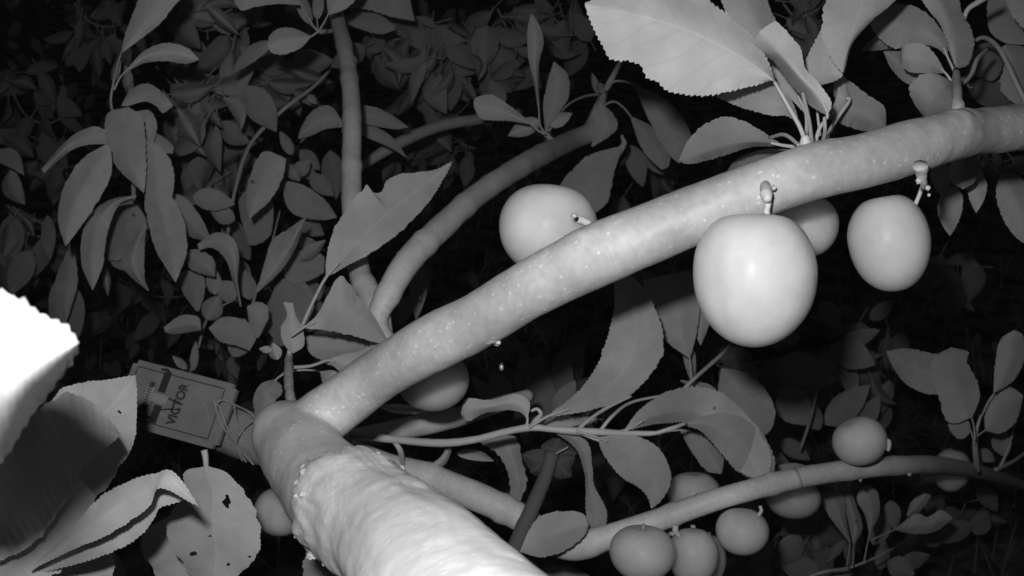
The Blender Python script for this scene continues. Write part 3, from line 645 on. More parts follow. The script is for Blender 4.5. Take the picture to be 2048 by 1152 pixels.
# twig at the right, above the tip of the lower branch
Lf(S6, 76, [(1900, 765), (1880, 788), (1842, 784), (1808, 764), (1785, 732), (1772, 703)], [(1900, 760), (1885, 716), (1850, 704), (1812, 697), (1773, 702)], 3, 3, .4, dd=(.66, .72))
Lf(S6, 80, [(1940, 836), (1912, 846), (1892, 838), (1876, 790), (1862, 745), (1868, 715), (1903, 694)], [(1945, 834), (1958, 800), (1958, 775), (1945, 745), (1933, 722), (1936, 704), (1905, 695)], 3, 3, .9, pet=[(1950, 880), (1948, 855)], petw=4, dd=(.64, .66))
Lf(S6, 68, [(1987, 786), (1990, 735), (2000, 682), (2028, 660)], [(1989, 786), (2030, 758), (2050, 712), (2046, 672), (2030, 660)], 3, 3, .4, pet=[(1962, 835), (1975, 805)], petw=3)
Lf(S6, 64, [(1970, 858), (1970, 820), (1988, 788), (2018, 774), (2046, 790)], [(1972, 862), (2002, 866), (2032, 842), (2046, 794)], 3, 3, .4, pet=[(1954, 872)], petw=3)
qleaf(S6, 68, 1942, 862, 1896, 850, 42, pet=[(1950, 890)], petw=4, dd=.67)
qleaf(S6, 52, 1996, 862, 2012, 915, 40, dd=.8)
qleaf(S6, 46, 1956, 902, 1990, 922, 26, dd=.85)
petiole(S6, [(2000, 935, .8, 7), (2015, 900, .8, 5), (2030, 850, .8, 4), (2046, 800, .8, 3)])
petiole(S6, [(1990, 940, .8, 9), (2030, 920, .82, 7), (2070, 890, .85, 5)])

# ------------------------------------------------------------------ plums, each on its stem
PL = [
 # cx, cy, rx, ry, tilt deg, dist, group, label, stem pts
 (1508, 553, 121, 140, 0, .282, 'big bright plum hanging in front of the limb, largest of all', [(1536, 398, 14), (1536, 412, 13), (1532, 428, 14)], 0.14),
 (1096, 458, 99, 93, 8, .355, 'round pale plum resting behind the limb near the centre', [(1150, 436, 16), (1166, 442, 15), (1182, 450, 12)], 0.05),
 (1778, 485, 77, 99, -8, .325, 'egg-shaped plum on a thin stalk below the right part of the limb', [(1846, 370, 9), (1838, 392, 8), (1826, 418, 8)], 0.05),
 (1614, 452, 60, 62, 0, .37, 'grey plum half hidden behind the big bright plum', None, 0.05),
 (866, 762, 72, 60, 0, .445, 'plum under the limb left of centre, half covered by it', None, 0.05),
 (563, 1022, 53, 48, 0, .50, 'small cleft plum at the left of the thick trunk', None, 0.12),
 (1720, 882, 53, 47, -30, .52, 'plum sitting on top of the lower branch near its right end', [(1768, 880, 7), (1778, 884, 9), (1776, 902, 6)], 0.04),
 (1285, 1106, 66, 54, 0, .475, 'plum below the lower branch, leftmost of its cluster', None, 0.04),
 (1386, 1112, 50, 56, 0, .50, 'plum below the lower branch, in the middle of its cluster', [(1352, 1050, 10), (1350, 1062, 12), (1360, 1072, 8)], 0.04),
 (1418, 1118, 34, 50, 0, .56, 'thin sliver of plum showing behind the middle plum of the cluster', None, 0.04),
 (1484, 1063, 52, 46, 0, .495, 'single round plum below the lower branch, right of the cluster', [(1520, 1012, 7), (1522, 1022, 7), (1516, 1032, 6)], 0.04),
 (1388, 988, 53, 44, 0, .60, 'plum peeping up behind the lower branch, under the broad leaf', [(1424, 985, 5), (1430, 980, 5), (1434, 972, 5)], 0.04),
 (1586, 996, 54, 40, 0, .625, 'plum hanging half behind the lower branch, at its middle', None, 0.04),
 (1903, 940, 34, 44, 12, .78, 'dim small plum behind the tip of the lower branch', None, 0.04),
 (622, 1040, 34, 42, 0, .62, 'dark plum barely showing behind the trunk edge', None, 0.04),
]
def plum(cx, cy, rx, ry, tilt, d, label, stem, groove):
    c = P(cx, cy, d); R = rx / FPX * d; H = ry / FPX * d
    t = thing('plum', c, label, 'plum', 'plums on the tree')
    V = []; F = []; U = []; nu, nv = 64, 40
    ct, st = math.cos(math.radians(-tilt)), math.sin(math.radians(-tilt))
    for j in range(nv + 1):
        ph = math.pi * j / nv
        for i in range(nu):
            th = 2 * math.pi * i / nu
            rr = math.sin(ph) ** .94; z = math.cos(ph)
            # shoulders broader above, dimple round the stalk, suture line on the left front
            sh = 1 + .05 * z
            dim = -.15 * math.exp(-(ph / .40) ** 2) if cx == 1508 else -.10 * math.exp(-(ph / .30) ** 2)
            da = math.atan2(math.sin(th - SUT), math.cos(th - SUT))
            gr = 1 - groove * .28 * math.exp(-(da / .13) ** 2) * (math.sin(ph) ** .5) 
            x = rr * math.cos(th) * R * sh * gr; y = rr * math.sin(th) * R * .98 * sh * gr
            zz = (z + dim) * H
            nz = 1 + .026 * noise.noise(Vector((x * 60, y * 60, zz * 60 + cx)))
            x, y, zz = x * nz, y * nz, zz * nz
            X = x * ct - zz * st; Z = x * st + zz * ct
            V.append(c + RM @ Vector((X, Z, y))); U.append((i / nu, j / nv))
    for j in range(nv):
        for i in range(nu):
            a = j * nu + i; b_ = j * nu + (i + 1) % nu
            F.append((a, a + nu, b_ + nu, b_))
    build('fruit', V, F, PLUM, t, c, U)
    if stem:
        dz = d - R * (.25 if cx == 1508 else .95 if cx == 1096 else .35)
        pts = [(x, y, dz, w_) for x, y, w_ in stem]
        tb = tube(px_path(pts, 12), 10, True, .35, 400)
        build('stem', tb[0], tb[1], DRYM, t, tb[0][0], tb[2])
    else:
        a = c + RM @ Vector((0, H * .80, 0)); tb = tube([(a, .0007), (a + RM @ Vector((.0005, .0015, -.001)), .0007), (a + RM @ Vector((.001, .003, -.003)), .0009)], 8)
        build('stem', tb[0], tb[1], DRYM, t, tb[0][0], tb[2])
    return t
for q in PL:
    SUT = math.radians(139) if q[0] == 1508 else math.radians(60 + (q[0] * 7) % 60)
    if q[0] == 563: SUT = math.radians(105)
    plum(*q)
# dried flower remains beside the plum stalks
def crumb(x, y, d, s, parent, k, m=None):
    bm = bmesh.new(); bmesh.ops.create_icosphere(bm, subdivisions=2, radius=1)
    c = P(x, y, d); sc = s / FPX * d; vs = []
    for v in bm.verts:
        q = v.co * (1 + .8 * noise.noise(v.co * 1.8 + Vector((k * 7.7, 3, 1))))
        vs.append(c + RM @ (q * sc))
    build('bud_scar', vs, [tuple(v.index for v in f.verts) for f in bm.faces], m or DRYM, parent, c, [(0, 0)] * len(vs)); bm.free()
for k, (x, y, d, s, *mm) in enumerate([(982, 676, .322, 12, 1), (994, 684, .3235, 8, 1), (1856, 376, .29, 5), (1858, 390, .292, 3.5), (1838, 362, .29, 6), (1548, 376, .279, 5), (1148, 432, .322, 6), (998, 686, .3205, 4), (1345, 1066, .55, 9), (1364, 1070, .55, 7), (1386, 1054, .555, 5), (628, 832, .445, 6), (640, 838, .445, 4), (1720, 958, .545, 5), (1710, 956, .545, 4), (1818, 948, .57, 4), (1592, 956, .565, 7)]):
    crumb(x, y, d, s, tree, k, SCAR if mm else DRYM)

# ------------------------------------------------------------------ snap trap tied to the stub limb
O = P(358, 809, .592)
ux = (P(470, 838, .592) - P(235, 774, .592)).normalized()
nn = RM @ Vector((-.10, .30, 1.0)).normalized()
vy = nn.cross(ux).normalized(); ux = vy.cross(nn).normalized()
S = .592 / FPX                        # metres per photo pixel at the trap
def T(u, v, h): return O + ux * (u * S) + vy * (v * S) + nn * (h * S)
trap = thing('snap_trap', O, 'small wooden snap trap with printed lettering, strapped to the stub limb at left', 'trap')
def box(name, u0, u1, v0, v1, h0, h1, m, bev=0.0, parent=None, round_uv=0):
    bm = bmesh.new()
    cs = [bm.verts.new(T(u, v, h)) for h in (h0, h1) for (u, v) in ((u0, v0), (u1, v0), (u1, v1), (u0, v1))]
    for f in ((3, 2, 1, 0), (4, 5, 6, 7), (0, 1, 5, 4), (1, 2, 6, 5), (2, 3, 7, 6), (3, 0, 4, 7)): bm.faces.new([cs[i] for i in f])
    if round_uv:
        es = [e for e in bm.edges if abs((e.verts[0].co - e.verts[1].co).normalized().dot(nn)) > .9]
        bmesh.ops.bevel(bm, geom=es, offset=round_uv * S, segments=4, affect='EDGES')
    if bev: bmesh.ops.bevel(bm, geom=[e for e in bm.edges if e.calc_face_angle(0) > .5], offset=bev * S, segments=2, affect='EDGES')
    vs = [v.co.copy() for v in bm.verts]; bm.verts.index_update()
    fs = [tuple(v.index for v in f.verts) for f in bm.faces]
    uv = [((v - O).dot(ux) / .09, (v - O).dot(vy) / .09) for v in vs]
    o = build(name, vs, fs, m, parent or trap, vs[0], uv, smooth=False); bm.free(); return o
board = box('board', -126, 106, -66, 66, -14, 0, BOARD, 1.2, round_uv=9)
bd = []
A = ([], [], [])
def strip(u0, v0, u1, v1, wd, h=.35):
    a = Vector((u0, v0)); b_ = Vector((u1, v1)); nr = (b_ - a).normalized(); nr = Vector((-nr.y, nr.x)) * wd / 2
    k = len(A[0])
    for q in (a - nr, b_ - nr, b_ + nr, a + nr): A[0].append(T(q.x, q.y, h))
    A[1].append((k, k + 1, k + 2, k + 3))
strip(-112, -50, 82, -50, 2.4); strip(82, -48.8, 82, 51.2, 2.4); strip(80.8, 52.4, -112, 52.4, 2.4); strip(-112, 51.2, -112, -48.8, 2.4)
build('printed_border', A[0], A[1], INK, board, A[0][0], smooth=False)
cu = bpy.data.curves.new('t', 'FONT'); cu.body = 'VICTOR'; cu.size = 1; cu.offset = .05; cu.align_x = 'CENTER'; cu.align_y = 'CENTER'; cu.space_character = 1.0
to = bpy.data.objects.new('t', cu); C.objects.link(to)
bpy.context.view_layer.update()
me = to.evaluated_get(bpy.context.evaluated_depsgraph_get()).to_mesh()
wdt = max(v.co.x for v in me.vertices) - min(v.co.x for v in me.vertices)
sx = 88 / wdt; sy = 26
vs = [T(-2 - v.co.y * sy, 0 + v.co.x * sx, .4) for v in me.vertices]
fs = [tuple(p.vertices) for p in me.polygons]
bpy.data.objects.remove(to)
build('lettering', vs, fs, INK, board, vs[0], smooth=False)
# hammer bar, coil spring, hold-down wire, pedal
box('pedal', -56, -24, -8, 10, 3, 5, PALEM, .5)
box('pedal_lip', -72, -56, -16, 20, 2, 9, PALEM, .5)
def wire(name, pts, r, m=METAL, parent=None, segs=8, n=30):
    tb = tube([(T(q[0], q[1], q[2]), r * S) for q in cr(pts, n)], segs); return build(name, tb[0], tb[1], m, parent or trap, tb[0][0], tb[2])
box('strike_plate', -50, -36, 14, 56, 2, 6, METAL, .5)
box('strike_plate', -46, -32, -48, -12, 2, 6, METAL, .5)
wire('hammer_bar', [(-34, 8, 3), (-16, 5, 3), (2, 4, 3)], 1.5); wire('hammer_bar', [(-34, -20, 3), (-16, -14, 3), (8, -9, 3)], 1.5)
wire('hammer_bar', [(-110, -38, 4), (-60, -40, 5), (-44, -38, 5)], 2.2); wire('hammer_bar', [(-60, 58, 3), (-48, 60, 4), (-40, 56, 4)], 2.4)
coil = [(-66 + 4.5 * math.cos(k * .9), -30 + k * .75, 6 + 4.5 * math.sin(k * .9)) for k in range(80)]
wire('coil_spring', coil, 1.3, n=300, segs=6)
wire('hold_down_wire', [(-4, 46, 5), (26, 30, 7), (56, 12, 7), (70, -4, 6)], 1.1, PALEM)
# twine round trap and limb
for pts, lab in (([(8, 0, 0)], None),): pass
tw = thing('twine', P(450, 850, .6), 'loose loops of pale twine holding the trap to the stub limb', 'twine')
for pts in ([(425, 805, .69), (440, 815, .67), (452, 850, .60), (470, 885, .58), (492, 925, .60)],
            [(428, 812, .69), (445, 800, .67), (470, 810, .62), (495, 822, .56), (512, 838, .54)],
            [(512, 838, .54), (495, 850, .535), (480, 868, .54), (472, 890, .55), (485, 922, .57)],
            [(428, 800, .69), (436, 830, .66), (450, 860, .585), (486, 905, .55), (508, 930, .56)],
            [(468, 812, .62), (476, 848, .575), (498, 880, .53), (520, 915, .52)]):
    TD = [(400, .575), (465, .578), (480, .592), (545, .59)]
    def td(x):
        for (a, b_), (c_, d_) in zip(TD, TD[1:]):
            if x <= c_: return b_ + (d_ - b_) * (x - a) / (c_ - a)
        return TD[-1][1]
    pp = [(x, y, td(x), 3.6) for x, y, d in pts]
    tb = tube(px_path(pp, 40), 6, True, .1, 800); build('twine_strand', tb[0], tb[1], TWINEM, tw, tb[0][0], tb[2])

# dark stake with a withered head, in front of the lower branch
stk = thing('garden_stake', P(1030, 1110, .50), 'dark blurry stake with a withered leafy head, standing before the lower branch', 'stake')
tb = tube(px_path([(1010, 1150, .50, 34), (1030, 1095, .505, 33), (1062, 1020, .51, 31), (1090, 955, .52, 29), (1105, 905, .525, 27)], 30), 14, True, .08, 90)
build('stake', tb[0], tb[1], DARKM, stk, tb[0][0], tb[2])
DL, _, _ = mat('withered_leaf', .1, .8, .1)
for k, (x, y, a, l, w_) in enumerate([(1100, 930, 200, 60, 46), (1100, 925, -70, 55, 52), (1105, 930, -20, 48, 44), (1108, 925, 40, 45, 40), (1095, 925, 150, 40, 40), (1085, 895, 10, 70, 40)]):
    l_, r_ = auto_outline(x, y, x + l * math.cos(math.radians(a)), y + l * math.sin(math.radians(a)), w_)
    V, F, U = leaf_mesh(l_, r_, (.525, .53), .006, .004, 1.5, seed=k + 200)
    build('withered_leaf', V, F, DL, stk, V[4], U)
petiole(stk, [(1112, 907, .515, 2.6), (1125, 900, .513, 2.6), (1136, 894, .512, 2.2)], name='stalk')
# glinting water drop
dr = bmesh.new(); bmesh.ops.create_uvsphere(dr, u_segments=20, v_segments=14, radius=1)
c = P(1003, 733, .44); vs = []
for v in dr.verts:
    q = v.co; zz = q.z; k_ = 1 - .35 * max(0, zz)
    vs.append(c + RM @ Vector((q.x * .0012 * k_, zz * .0021, q.y * .0012 * k_)))
o = build('water_drop', vs, [tuple(v.index for v in f.verts) for f in dr.faces], WATER, None, c)
tag(o, 'tiny glinting water drop in the dark gap below the limb', 'water drop')

# ------------------------------------------------------------------ neighbouring leafy shoots
def shoot(name, label, cat, stem_pts, group=None):
    t = thing(name, P(*stem_pts[0][:3]), label, cat, group)
    V, F, U = tube(px_path(stem_pts, 30), 9, True, .12, 200)
    build('stem', V, F, TWIG, t, V[0], U)
    return t
A1 = shoot('plum_shoot', 'shoot of long hanging leaves at the upper left, brightest of the left foliage', 'shoot', [(268, 400, .72, 9), (262, 330, .70, 8), (240, 250, .68, 7), (222, 210, .66, 5), (228, 160, .66, 4), (242, 105, .66, 3)], 'leafy shoots behind the tree')
Lf(A1, 80, [(242, 108), (250, 70), (265, 30), (282, -10), (312, -50)], [(246, 104), (292, 70), (322, 45), (346, 14), (372, -22), (340, -60)], 3, 3, .4)
qleaf(A1, 66, 226, 165, 240, 110, 16)
Lf(A1, 80, [(256, 136), (288, 102), (330, 86), (372, 95), (398, 118)], [(258, 140), (290, 126), (330, 122), (372, 127), (398, 120)], 2, 5, .3, pet=[(228, 180), (240, 155)], petw=4)
Lf(A1, 74, [(242, 212), (262, 180), (295, 167), (326, 186), (346, 210)], [(256, 212), (290, 203), (312, 212), (326, 226), (346, 211)], 3, 3, .3)
Lf(A1, 90, [(247, 216), (215, 228), (211, 282), (232, 332), (287, 386)], [(258, 214), (286, 238), (291, 290), (292, 345), (288, 386)], 3, 3, .1, dd=(.62, .62))
Lf(A1, 76, [(275, 222), (300, 222), (314, 250), (308, 285)], [(270, 224), (270, 262), (285, 285), (306, 288)], 3, 3, .3, dd=.67)
Lf(A1, 74, [(288, 270), (315, 268), (345, 290), (346, 306)], [(288, 274), (300, 296), (325, 306), (345, 307)], 3, 3, .3, dd=.69)
Lf(A1, 82, [(295, 280), (322, 295), (346, 335), (346, 385), (330, 420)], [(290, 282), (284, 340), (292, 385), (328, 422)], 3, 3, .3, dd=.65)
Lf(A1, 84, [(312, 372), (290, 392), (296, 445), (312, 500), (350, 564)], [(318, 370), (352, 405), (370, 450), (373, 505), (352, 564)], 4, 4, .4, dd=(.645, .64))
Lf(A1, 70, [(340, 388), (370, 395), (405, 440), (422, 480)], [(336, 392), (345, 430), (375, 470), (420, 484)], 4, 4, .3, dd=.75)
Lf(A1, 72, [(214, 262), (188, 253), (150, 268), (115, 300), (83, 338)], [(214, 288), (172, 290), (140, 302), (112, 325), (88, 346)], 3, 3, .3)
Lf(A1, 78, [(212, 288), (160, 322), (124, 385), (116, 440), (130, 492)], [(222, 298), (222, 350), (195, 402), (170, 442), (132, 492)], 4, 4, .4)
Lf(A1, 86, [(272, 390), (215, 402), (172, 442), (162, 520), (184, 580)], [(272, 394), (236, 412), (214, 470), (205, 532), (186, 580)], 4, 3, .4, dd=.63)
Lf(A1, 66, [(262, 400), (225, 420), (210, 470), (215, 520)], [(268, 402), (292, 440), (290, 490), (235, 522)], 4, 4, .4, dd=.78)
Lf(A1, 64, [(240, 420), (210, 480), (225, 530), (262, 545)], [(250, 420), (285, 450), (280, 520), (265, 545)], 4, 4, .4, dd=.80)
Lf(A1, 80, [(287, 448), (262, 482), (243, 522), (256, 548), (296, 582)], [(292, 448), (288, 520), (290, 560), (298, 580)], 4, 4, .5, dd=.68)
qleaf(A1, 60, 210, 535, 216, 592, 16)
qleaf(A1, 66, 250, 130, 262, 200, 22, dd=.8)
A2 = shoot('plum_shoot', 'faint shoot of drooping leaves at the far left above the white leaf', 'shoot', [(150, 420, .95, 6), (140, 470, .93, 5), (138, 520, .92, 4)], 'leafy shoots behind the tree')
Lf(A2, 55, [(134, 502), (112, 560), (117, 602), (130, 645)], [(150, 505), (155, 562), (142, 615), (132, 645)], 3, 3, .4)
qleaf(A2, 48, 112, 560, 118, 690, 34); qleaf(A2, 50, 145, 570, 155, 680, 40); qleaf(A2, 40, 95, 430, 100, 520, 28); qleaf(A2, 46, 20, 340, 50, 410, 40, 10)
qleaf(A2, 44, -20, 310, 48, 350, 36, -16); qleaf(A2, 36, 20, 430, 30, 520, 50); qleaf(A2, 38, 60, 500, 20, 590, 50); qleaf(A2, 34, 100, 470, 60, 560, 40)
A3 = shoot('plum_shoot', 'small leafy shoot between the trap and the long hanging leaves', 'shoot', [(380, 745, .85, 5), (398, 690, .84, 5), (407, 655, .84, 5), (425, 625, .84, 4), (470, 600, .84, 3), (482, 612, .80, 3)], 'leafy shoots behind the tree')
Lf(A3, 78, [(482, 608), (476, 560), (478, 512), (466, 477), (432, 465), (395, 488)], [(480, 612), (468, 570), (452, 520), (425, 496), (398, 500)], 3, 4, .3, dd=.70)
Lf(A3, 66, [(375, 500), (400, 500), (428, 520), (430, 552)], [(372, 505), (378, 535), (405, 548), (428, 553)], 3, 3, .3)
Lf(A3, 60, [(392, 622), (366, 585), (358, 550), (372, 540)], [(398, 622), (408, 590), (408, 555), (376, 540)], 3, 3, .3)
qleaf(A3, 62, 412, 640, 440, 590, 42); qleaf(A3, 60, 470, 602, 428, 565, 40, 6); qleaf(A3, 60, 430, 590, 424, 530, 30)
Lf(A3, 70, [(402, 656), (396, 634), (362, 631), (328, 654)], [(402, 660), (378, 664), (348, 668), (330, 664)], 2, 5, .2)
Lf(A3, 68, [(418, 655), (445, 635), (490, 640), (512, 672), (500, 700)], [(418, 658), (440, 682), (475, 692), (500, 702)], 3, 3, .3)
qleaf(A3, 62, 455, 685, 500, 700, 34, 6); qleaf(A3, 62, 386, 742, 392, 682, 16); qleaf(A3, 66, 374, 738, 345, 712, 16)
A4 = shoot('plum_shoot', 'shoot with a long pale twig climbing left of the upright branch', 'shoot', [(455, 470, .92, 7), (470, 380, .92, 7), (500, 290, .93, 8), (560, 225, .94, 8), (625, 175, .95, 7), (660, 140, .97, 6)], 'leafy shoots behind the tree')
Lf(A4, 70, [(562, 312), (528, 303), (505, 338), (492, 392), (498, 436)], [(572, 318), (566, 352), (545, 395), (500, 437)], 4, 4, .3)
Lf(A4, 60, [(572, 365), (568, 395), (588, 428), (640, 440), (672, 436)], [(576, 362), (610, 372), (650, 400), (674, 434)], 3, 3, .3)
Lf(A4, 56, [(490, 170), (482, 205), (505, 240), (552, 264)], [(496, 170), (530, 180), (552, 215), (554, 262)], 4, 4, .3)
qleaf(A4, 52, 475, 170, 476, 230, 34); qleaf(A4, 56, 615, 190, 634, 208, 14)
Lf(A4, 64, [(690, 250), (660, 212), (625, 222), (604, 252), (596, 275)], [(690, 254), (650, 258), (625, 270), (598, 278)], 3, 4, .3)
Lf(A4, 60, [(690, 210), (740, 212), (780, 228), (817, 254)], [(690, 240), (740, 250), (790, 258), (817, 255)], 3, 3, .3)
Lf(A4, 58, [(700, 248), (745, 252), (785, 275), (815, 316)], [(700, 262), (740, 278), (780, 295), (814, 316)], 3, 3, .3)
Lf(A4, 62, [(600, 285), (620, 250), (640, 244), (668, 250)], [(598, 288), (622, 270), (645, 262), (670, 252)], 3, 3, .3)
for bx, by, tx, ty, w_, gg in [(585, 310, 560, 262, 22, 52), (590, 330, 640, 360, 26, 48), (600, 300, 640, 340, 30, 46), (620, 350, 668, 392, 34, 50), (660, 300, 672, 400, 44, 44), (590, 350, 620, 320, 30, 54), (575, 330, 600, 362, 28, 56), (570, 350, 545, 390, 26, 48)]:
    qleaf(A4, gg, bx, by, tx, ty, w_)
A5 = shoot('plum_shoot', 'crowded shoot of broad leaves between the hanging leaves and the long pointed leaf', 'shoot', [(500, 640, .86, 7), (510, 590, .85, 6), (530, 540, .85, 5), (548, 470, .86, 4), (560, 420, .88, 3)], 'leafy shoots behind the tree')
Lf(A5, 80, [(515, 582), (527, 532), (545, 482), (576, 458), (612, 434)], [(516, 584), (558, 546), (588, 502), (604, 462), (612, 436)], 3, 6, .3, dd=.70, mid=[(515, 583), (552, 535), (580, 495), (600, 455), (612, 435)])
Lf(A5, 58, [(482, 440), (478, 400), (500, 380), (540, 400)], [(485, 445), (500, 490), (540, 470), (548, 410)], 3, 3, .3, dd=.92)
Lf(A5, 62, [(560, 520), (600, 500), (645, 510), (648, 540)], [(558, 525), (580, 565), (620, 560), (648, 545)], 4, 3, .3, dd=.85)
Lf(A5, 56, [(540, 600), (560, 560), (610, 565), (628, 610), (600, 670)], [(536, 605), (530, 650), (560, 690), (598, 675)], 4, 3, .3, dd=.86)
Lf(A5, 80, [(495, 612), (515, 604), (534, 612), (538, 635)], [(494, 616), (500, 650), (515, 676), (536, 640)], 4, 3, .3, dd=.70)
for bx, by, tx, ty, w_, gg in [(500, 600, 490, 540, 34, 58), (470, 440, 420, 420, 34, 62), (385, 392, 470, 408, 44, 64), (600, 440, 648, 470, 36, 52), (590, 480, 650, 500, 26, 58), (620, 660, 560, 600, 50, 46), (470, 520, 500, 570, 34, 48), (450, 440, 500, 520, 50, 44), (640, 600, 610, 560, 36, 52), (560, 640, 540, 700, 40, 44), (600, 520, 652, 480, 24, 64)]:
    qleaf(A5, gg, bx, by, tx, ty, w_)
A6 = shoot('plum_shoot', 'shoot of small leaves in the lower right corner below the lower branch', 'shoot', [(1560, 1180, .85, 7), (1640, 1146, .84, 7), (1695, 1136, .84, 6), (1740, 1120, .84, 5), (1790, 1095, .86, 3)], 'leafy shoots behind the tree')
Lf(A6, 62, [(1699, 1086), (1668, 1045), (1640, 1000), (1645, 988)], [(1700, 1084), (1692, 1030), (1684, 985), (1650, 984)], 4, 4, .2, pet=[(1694, 1132)], petw=3)
Lf(A6, 59, [(1706, 1088), (1697, 1045), (1688, 1000), (1694, 980)], [(1709, 1088), (1725, 1055), (1714, 1015), (1702, 980)], 4, 4, .2, pet=[(1706, 1130)], petw=3)
Lf(A6, 64, [(1738, 1064), (1730, 1030), (1714, 1000), (1722, 972)], [(1741, 1064), (1758, 1030), (1757, 990), (1742, 970)], 4, 4, .2, pet=[(1728, 1122)], petw=3)
Lf(A6, 55, [(1813, 1030), (1824, 1002), (1848, 987)], [(1816, 1034), (1842, 1020), (1862, 992), (1850, 987)], 4, 4, .2)
Lf(A6, 55, [(1790, 1058), (1830, 1028), (1855, 1034), (1882, 1020), (1904, 1034)], [(1790, 1060), (1830, 1068), (1872, 1062), (1904, 1038)], 4, 4, .2, pet=[(1738, 1082)], petw=3)
for bx, by, tx, ty, w_, gg in [(1780, 1000, 1790, 1060, 34, 42), (1745, 1090, 1780, 1020, 40, 40), (1775, 1123, 1830, 1150, 44, 44), (1700, 1140, 1660, 1180, 40, 46), (1640, 1146, 1560, 1130, 50, 42), (1600, 1070, 1560, 1130, 50, 44), (1620, 1020, 1590, 1080, 40, 40), (1850, 1090, 1890, 1050, 40, 32), (1760, 1140, 1770, 1080, 30, 38), (1950, 1070, 1975, 1020, 42, 30), (1800, 1130, 1860, 1110, 34, 34)]:
    qleaf(A6, gg, bx, by, tx, ty, w_)
A7 = shoot('plum_shoot', 'dark shoot of broad leaves between the big bright plum and the lower branch', 'shoot', [(1600, 900, 1.0, 6), (1620, 840, 1.0, 6), (1640, 760, 1.0, 5), (1665, 690, 1.02, 4)], 'leafy shoots behind the tree')
for bx, by, tx, ty, w_, gg in [(1560, 720, 1670, 760, 64, 50), (1580, 800, 1620, 720, 60, 48), (1560, 700, 1530, 650, 26, 44), (1600, 680, 1540, 660, 34, 46), (1665, 690, 1750, 730, 60, 48), (1680, 690, 1760, 660, 34, 42), (1640, 780, 1660, 700, 50, 46), (1560, 780, 1620, 850, 70, 50), (1650, 850, 1740, 770, 56, 45), (1690, 720, 1710, 800, 36, 40), (1640, 860, 1600, 790, 40, 42), (1720, 860, 1760, 790, 36, 40), (1780, 760, 1760, 830, 30, 34), (1560, 880, 1620, 920, 34, 42), (1500, 890, 1560, 930, 30, 42), (1740, 640, 1790, 600, 30, 30), (1640, 600, 1680, 660, 40, 32)]:
    qleaf(A7, gg, bx, by, tx, ty, w_)
A8 = shoot('plum_shoot', 'dark shoot in the black gap below the limb beside the tall crescent leaf', 'shoot', [(1060, 860, .95, 6), (1050, 800, .97, 5), (1060, 740, 1.0, 4)], 'leafy shoots behind the tree')
for bx, by, tx, ty, w_, gg in [(1010, 800, 985, 745, 52, 56), (1040, 790, 1052, 700, 30, 44), (1050, 780, 1085, 705, 34, 44), (1075, 850, 1090, 740, 66, 50), (1100, 800, 1140, 720, 56, 44), (1110, 830, 1150, 760, 40, 62), (990, 810, 942, 750, 30, 62), (1110, 760, 1170, 690, 60, 32)]:
    qleaf(A8, gg, bx, by, tx, ty, w_)
A9 = shoot('plum_shoot', 'narrow dim leaves hanging behind the fork of the two back branches', 'shoot', [(830, 480, .85, 5), (836, 530, .84, 5), (840, 600, .84, 4)], 'leafy shoots behind the tree')
for bx, by, tx, ty, w_, gg in [(842, 520, 832, 640, 34, 60), (855, 530, 850, 600, 22, 48), (815, 600, 800, 650, 30, 52)]:
    qleaf(A9, gg, bx, by, tx, ty, w_)

# dim crowns further back: individually leafed shoots
def crowd(label, cx, cy, rx, ry, n, g, size, ang=90, spread=55, name='background_shoot'):
    d0 = D(g, cx, cy)
    t = shoot(name, label, 'shoot', [(cx - rx * .7, cy - ry * .9, d0 * 1.05, 5), (cx - rx * .2, cy - ry * .3, d0 * 1.05, 4), (cx + rx * .4, cy - ry * .1, d0 * 1.06, 4), (cx + rx * .9, cy - ry * .2, d0 * 1.07, 3)], 'dim leafy shoots far behind')
    for i in range(int(n * 1.35)):
        x = cx + random.uniform(-1, 1) * rx; y = cy + random.uniform(-1, .7) * ry
        a = math.radians(ang + random.gauss(0, spread)); l = size * random.uniform(.8, 1.5)
        gg = g * random.uniform(.82, 1.14)
        dd = D(gg, x, y)
        qleaf(t, gg, x, y, x + l * math.cos(a), y + l * math.sin(a), l * random.uniform(.28, .62), random.uniform(-.2, .2) * l, el=random.uniform(-8, 26), er=random.uniform(-8, 26), serr=0, pet=[(x - l * .4 * math.cos(a + random.uniform(-.6, .6)), y - l * .4 * math.sin(a + random.uniform(-.3, .3)) )], petw=2.6, dd=(dd, dd + random.uniform(-.03, .05)))
    return t
crowd('dim drooping leaves at the top edge above the arched pale leaf', 420, 60, 70, 80, 22, 46, 70)
crowd('dim leaves hanging left of the upright branch, under its top spur', 520, 150, 70, 60, 22, 42, 72)
crowd('dim leaves behind the hanging shoot, right beside its arched leaf', 390, 210, 60, 60, 18, 50, 78, 80)
crowd('dark leaves between the arched leaf and the pale climbing twig', 430, 330, 50, 60, 14, 40, 66)
crowd('dark curtain of leaves right of the upright branch at the top', 800, 85, 70, 60, 24, 38, 62)
crowd('dark curtain of leaves at the top centre', 920, 110, 80, 70, 30, 38, 62)
crowd('dark leaves at the top centre behind the small upright leaf', 1030, 90, 50, 80, 16, 33, 60)
crowd('dark leaves at the top, left of the large bright leaf', 1130, 60, 60, 50, 12, 32, 60, 160)
crowd('faint leaves behind the spur on the dim back branch', 880, 205, 70, 40, 10, 32, 60)
crowd('faint small leaves under the far branch', 850, 300, 90, 40, 16, 26, 46)
crowd('soft faint leaves in the dark gap below the limb, left of the tall crescent leaf', 1100, 770, 60, 60, 12, 36, 74)
crowd('faint leaves in the black gap above the limb', 1300, 360, 60, 50, 9, 27, 60)
crowd('faint leaves between the toothed leaves at the upper right', 1600, 50, 50, 50, 9, 44, 66)
crowd('faint leaves in the far upper left darkness', 190, 60, 60, 60, 16, 26, 60)
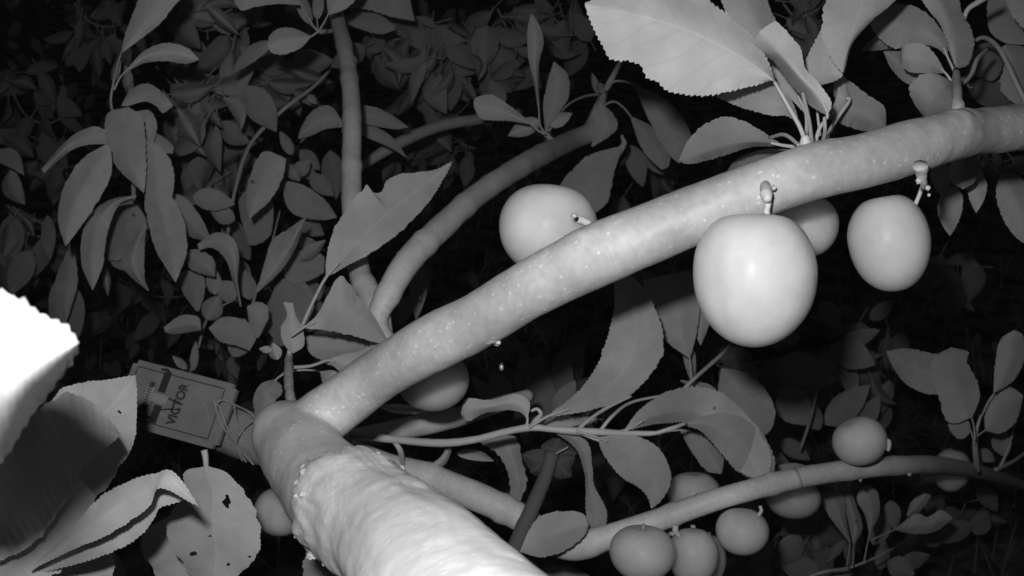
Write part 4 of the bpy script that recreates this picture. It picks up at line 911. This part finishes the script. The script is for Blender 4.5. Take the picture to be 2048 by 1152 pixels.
crowd('faint leaves left of the hanging shoot', 60, 260, 70, 120, 22, 23, 56)
crowd('faint leaves above the white leaf at the left edge', 60, 480, 60, 60, 14, 34, 58)
crowd('dark leaves under the hanging shoot, above the trap', 300, 600, 90, 50, 8, 24, 60)
crowd('dim leaves behind the small upright leaf, left of the limb base', 600, 620, 60, 60, 12, 44, 66)
crowd('dim leaves right of the lower branch plums', 1660, 1060, 60, 50, 14, 36, 56)
crowd('dim leaves behind the big bright plum at its lower right', 1680, 760, 90, 60, 14, 34, 60, 60)
crowd('faint leaves near the right edge, below the single hanging leaves', 1980, 330, 50, 60, 6, 40, 60)
crowd('dim leaves at the bottom edge under the lower branch', 1560, 1110, 70, 40, 12, 38, 60)
crowd('faint leaves below the egg-shaped plum', 1760, 690, 60, 50, 8, 28, 54)
crowd('dim leaves behind the lower twig, under the broad leaf', 1500, 900, 60, 40, 8, 36, 56)

crowd('faint leaves in the darkness right of the egg-shaped plum', 1900, 560, 70, 60, 8, 27, 60)
crowd('faint leaves at the lower right corner', 1900, 1010, 70, 60, 9, 28, 60)
crowd('dim leaves directly beneath the big bright plum', 1480, 730, 70, 40, 9, 34, 60)
crowd('dim leaves between the lower twig and the lower branch', 1240, 930, 60, 40, 7, 30, 60)
crowd('faint leaves right of the trap, under the small leafy shoot', 470, 700, 50, 40, 8, 36, 56)

# far undergrowth mass
def mass():
    V = []; F = []; U = []
    for i in range(800):
        while True:
            x = random.uniform(-60, 2100); y = random.uniform(-60, 1200)
            if 720 < x < 880 and 140 < y < 240: continue
            if x > 1150 and random.random() < .8: continue
            if x > 600 and y > 260 and random.random() < .85: continue
            break
        d = random.uniform(2.4, 3.2); l = random.uniform(26, 46); a = math.radians(90 + random.gauss(0, 50)); w_ = l * .45
        c = Vector((math.cos(a), math.sin(a))); n = Vector((-c.y, c.x))
        p0 = Vector((x, y)); k = len(V); dz = random.uniform(-.03, .03); dw = random.uniform(-.02, .02)
        for q, e in ((p0, 0), (p0 + c * l * .3 + n * w_ * .5, dw), (p0 + c * l * .7 + n * w_ * .4, dz + dw), (p0 + c * l, dz * 2), (p0 + c * l * .7 - n * w_ * .4, dz - dw), (p0 + c * l * .3 - n * w_ * .5, -dw)):
            V.append(P(q.x, q.y, d + e)); U.append((.3, .5))
        F += [(k, k + 1, k + 5), (k + 1, k + 2, k + 4, k + 5), (k + 2, k + 3, k + 4)]
    V = [v if v.z > .03 else Vector((v.x, v.y, .03)) for v in V]
    o = build('undergrowth', V, F, LEAF, None, (0, 2, 0), U); o['kind'] = 'stuff'
    o['label'] = 'nearly black mass of undergrowth far behind'; o['category'] = 'undergrowth'
mass()
scene.cycles.max_bounces = 6
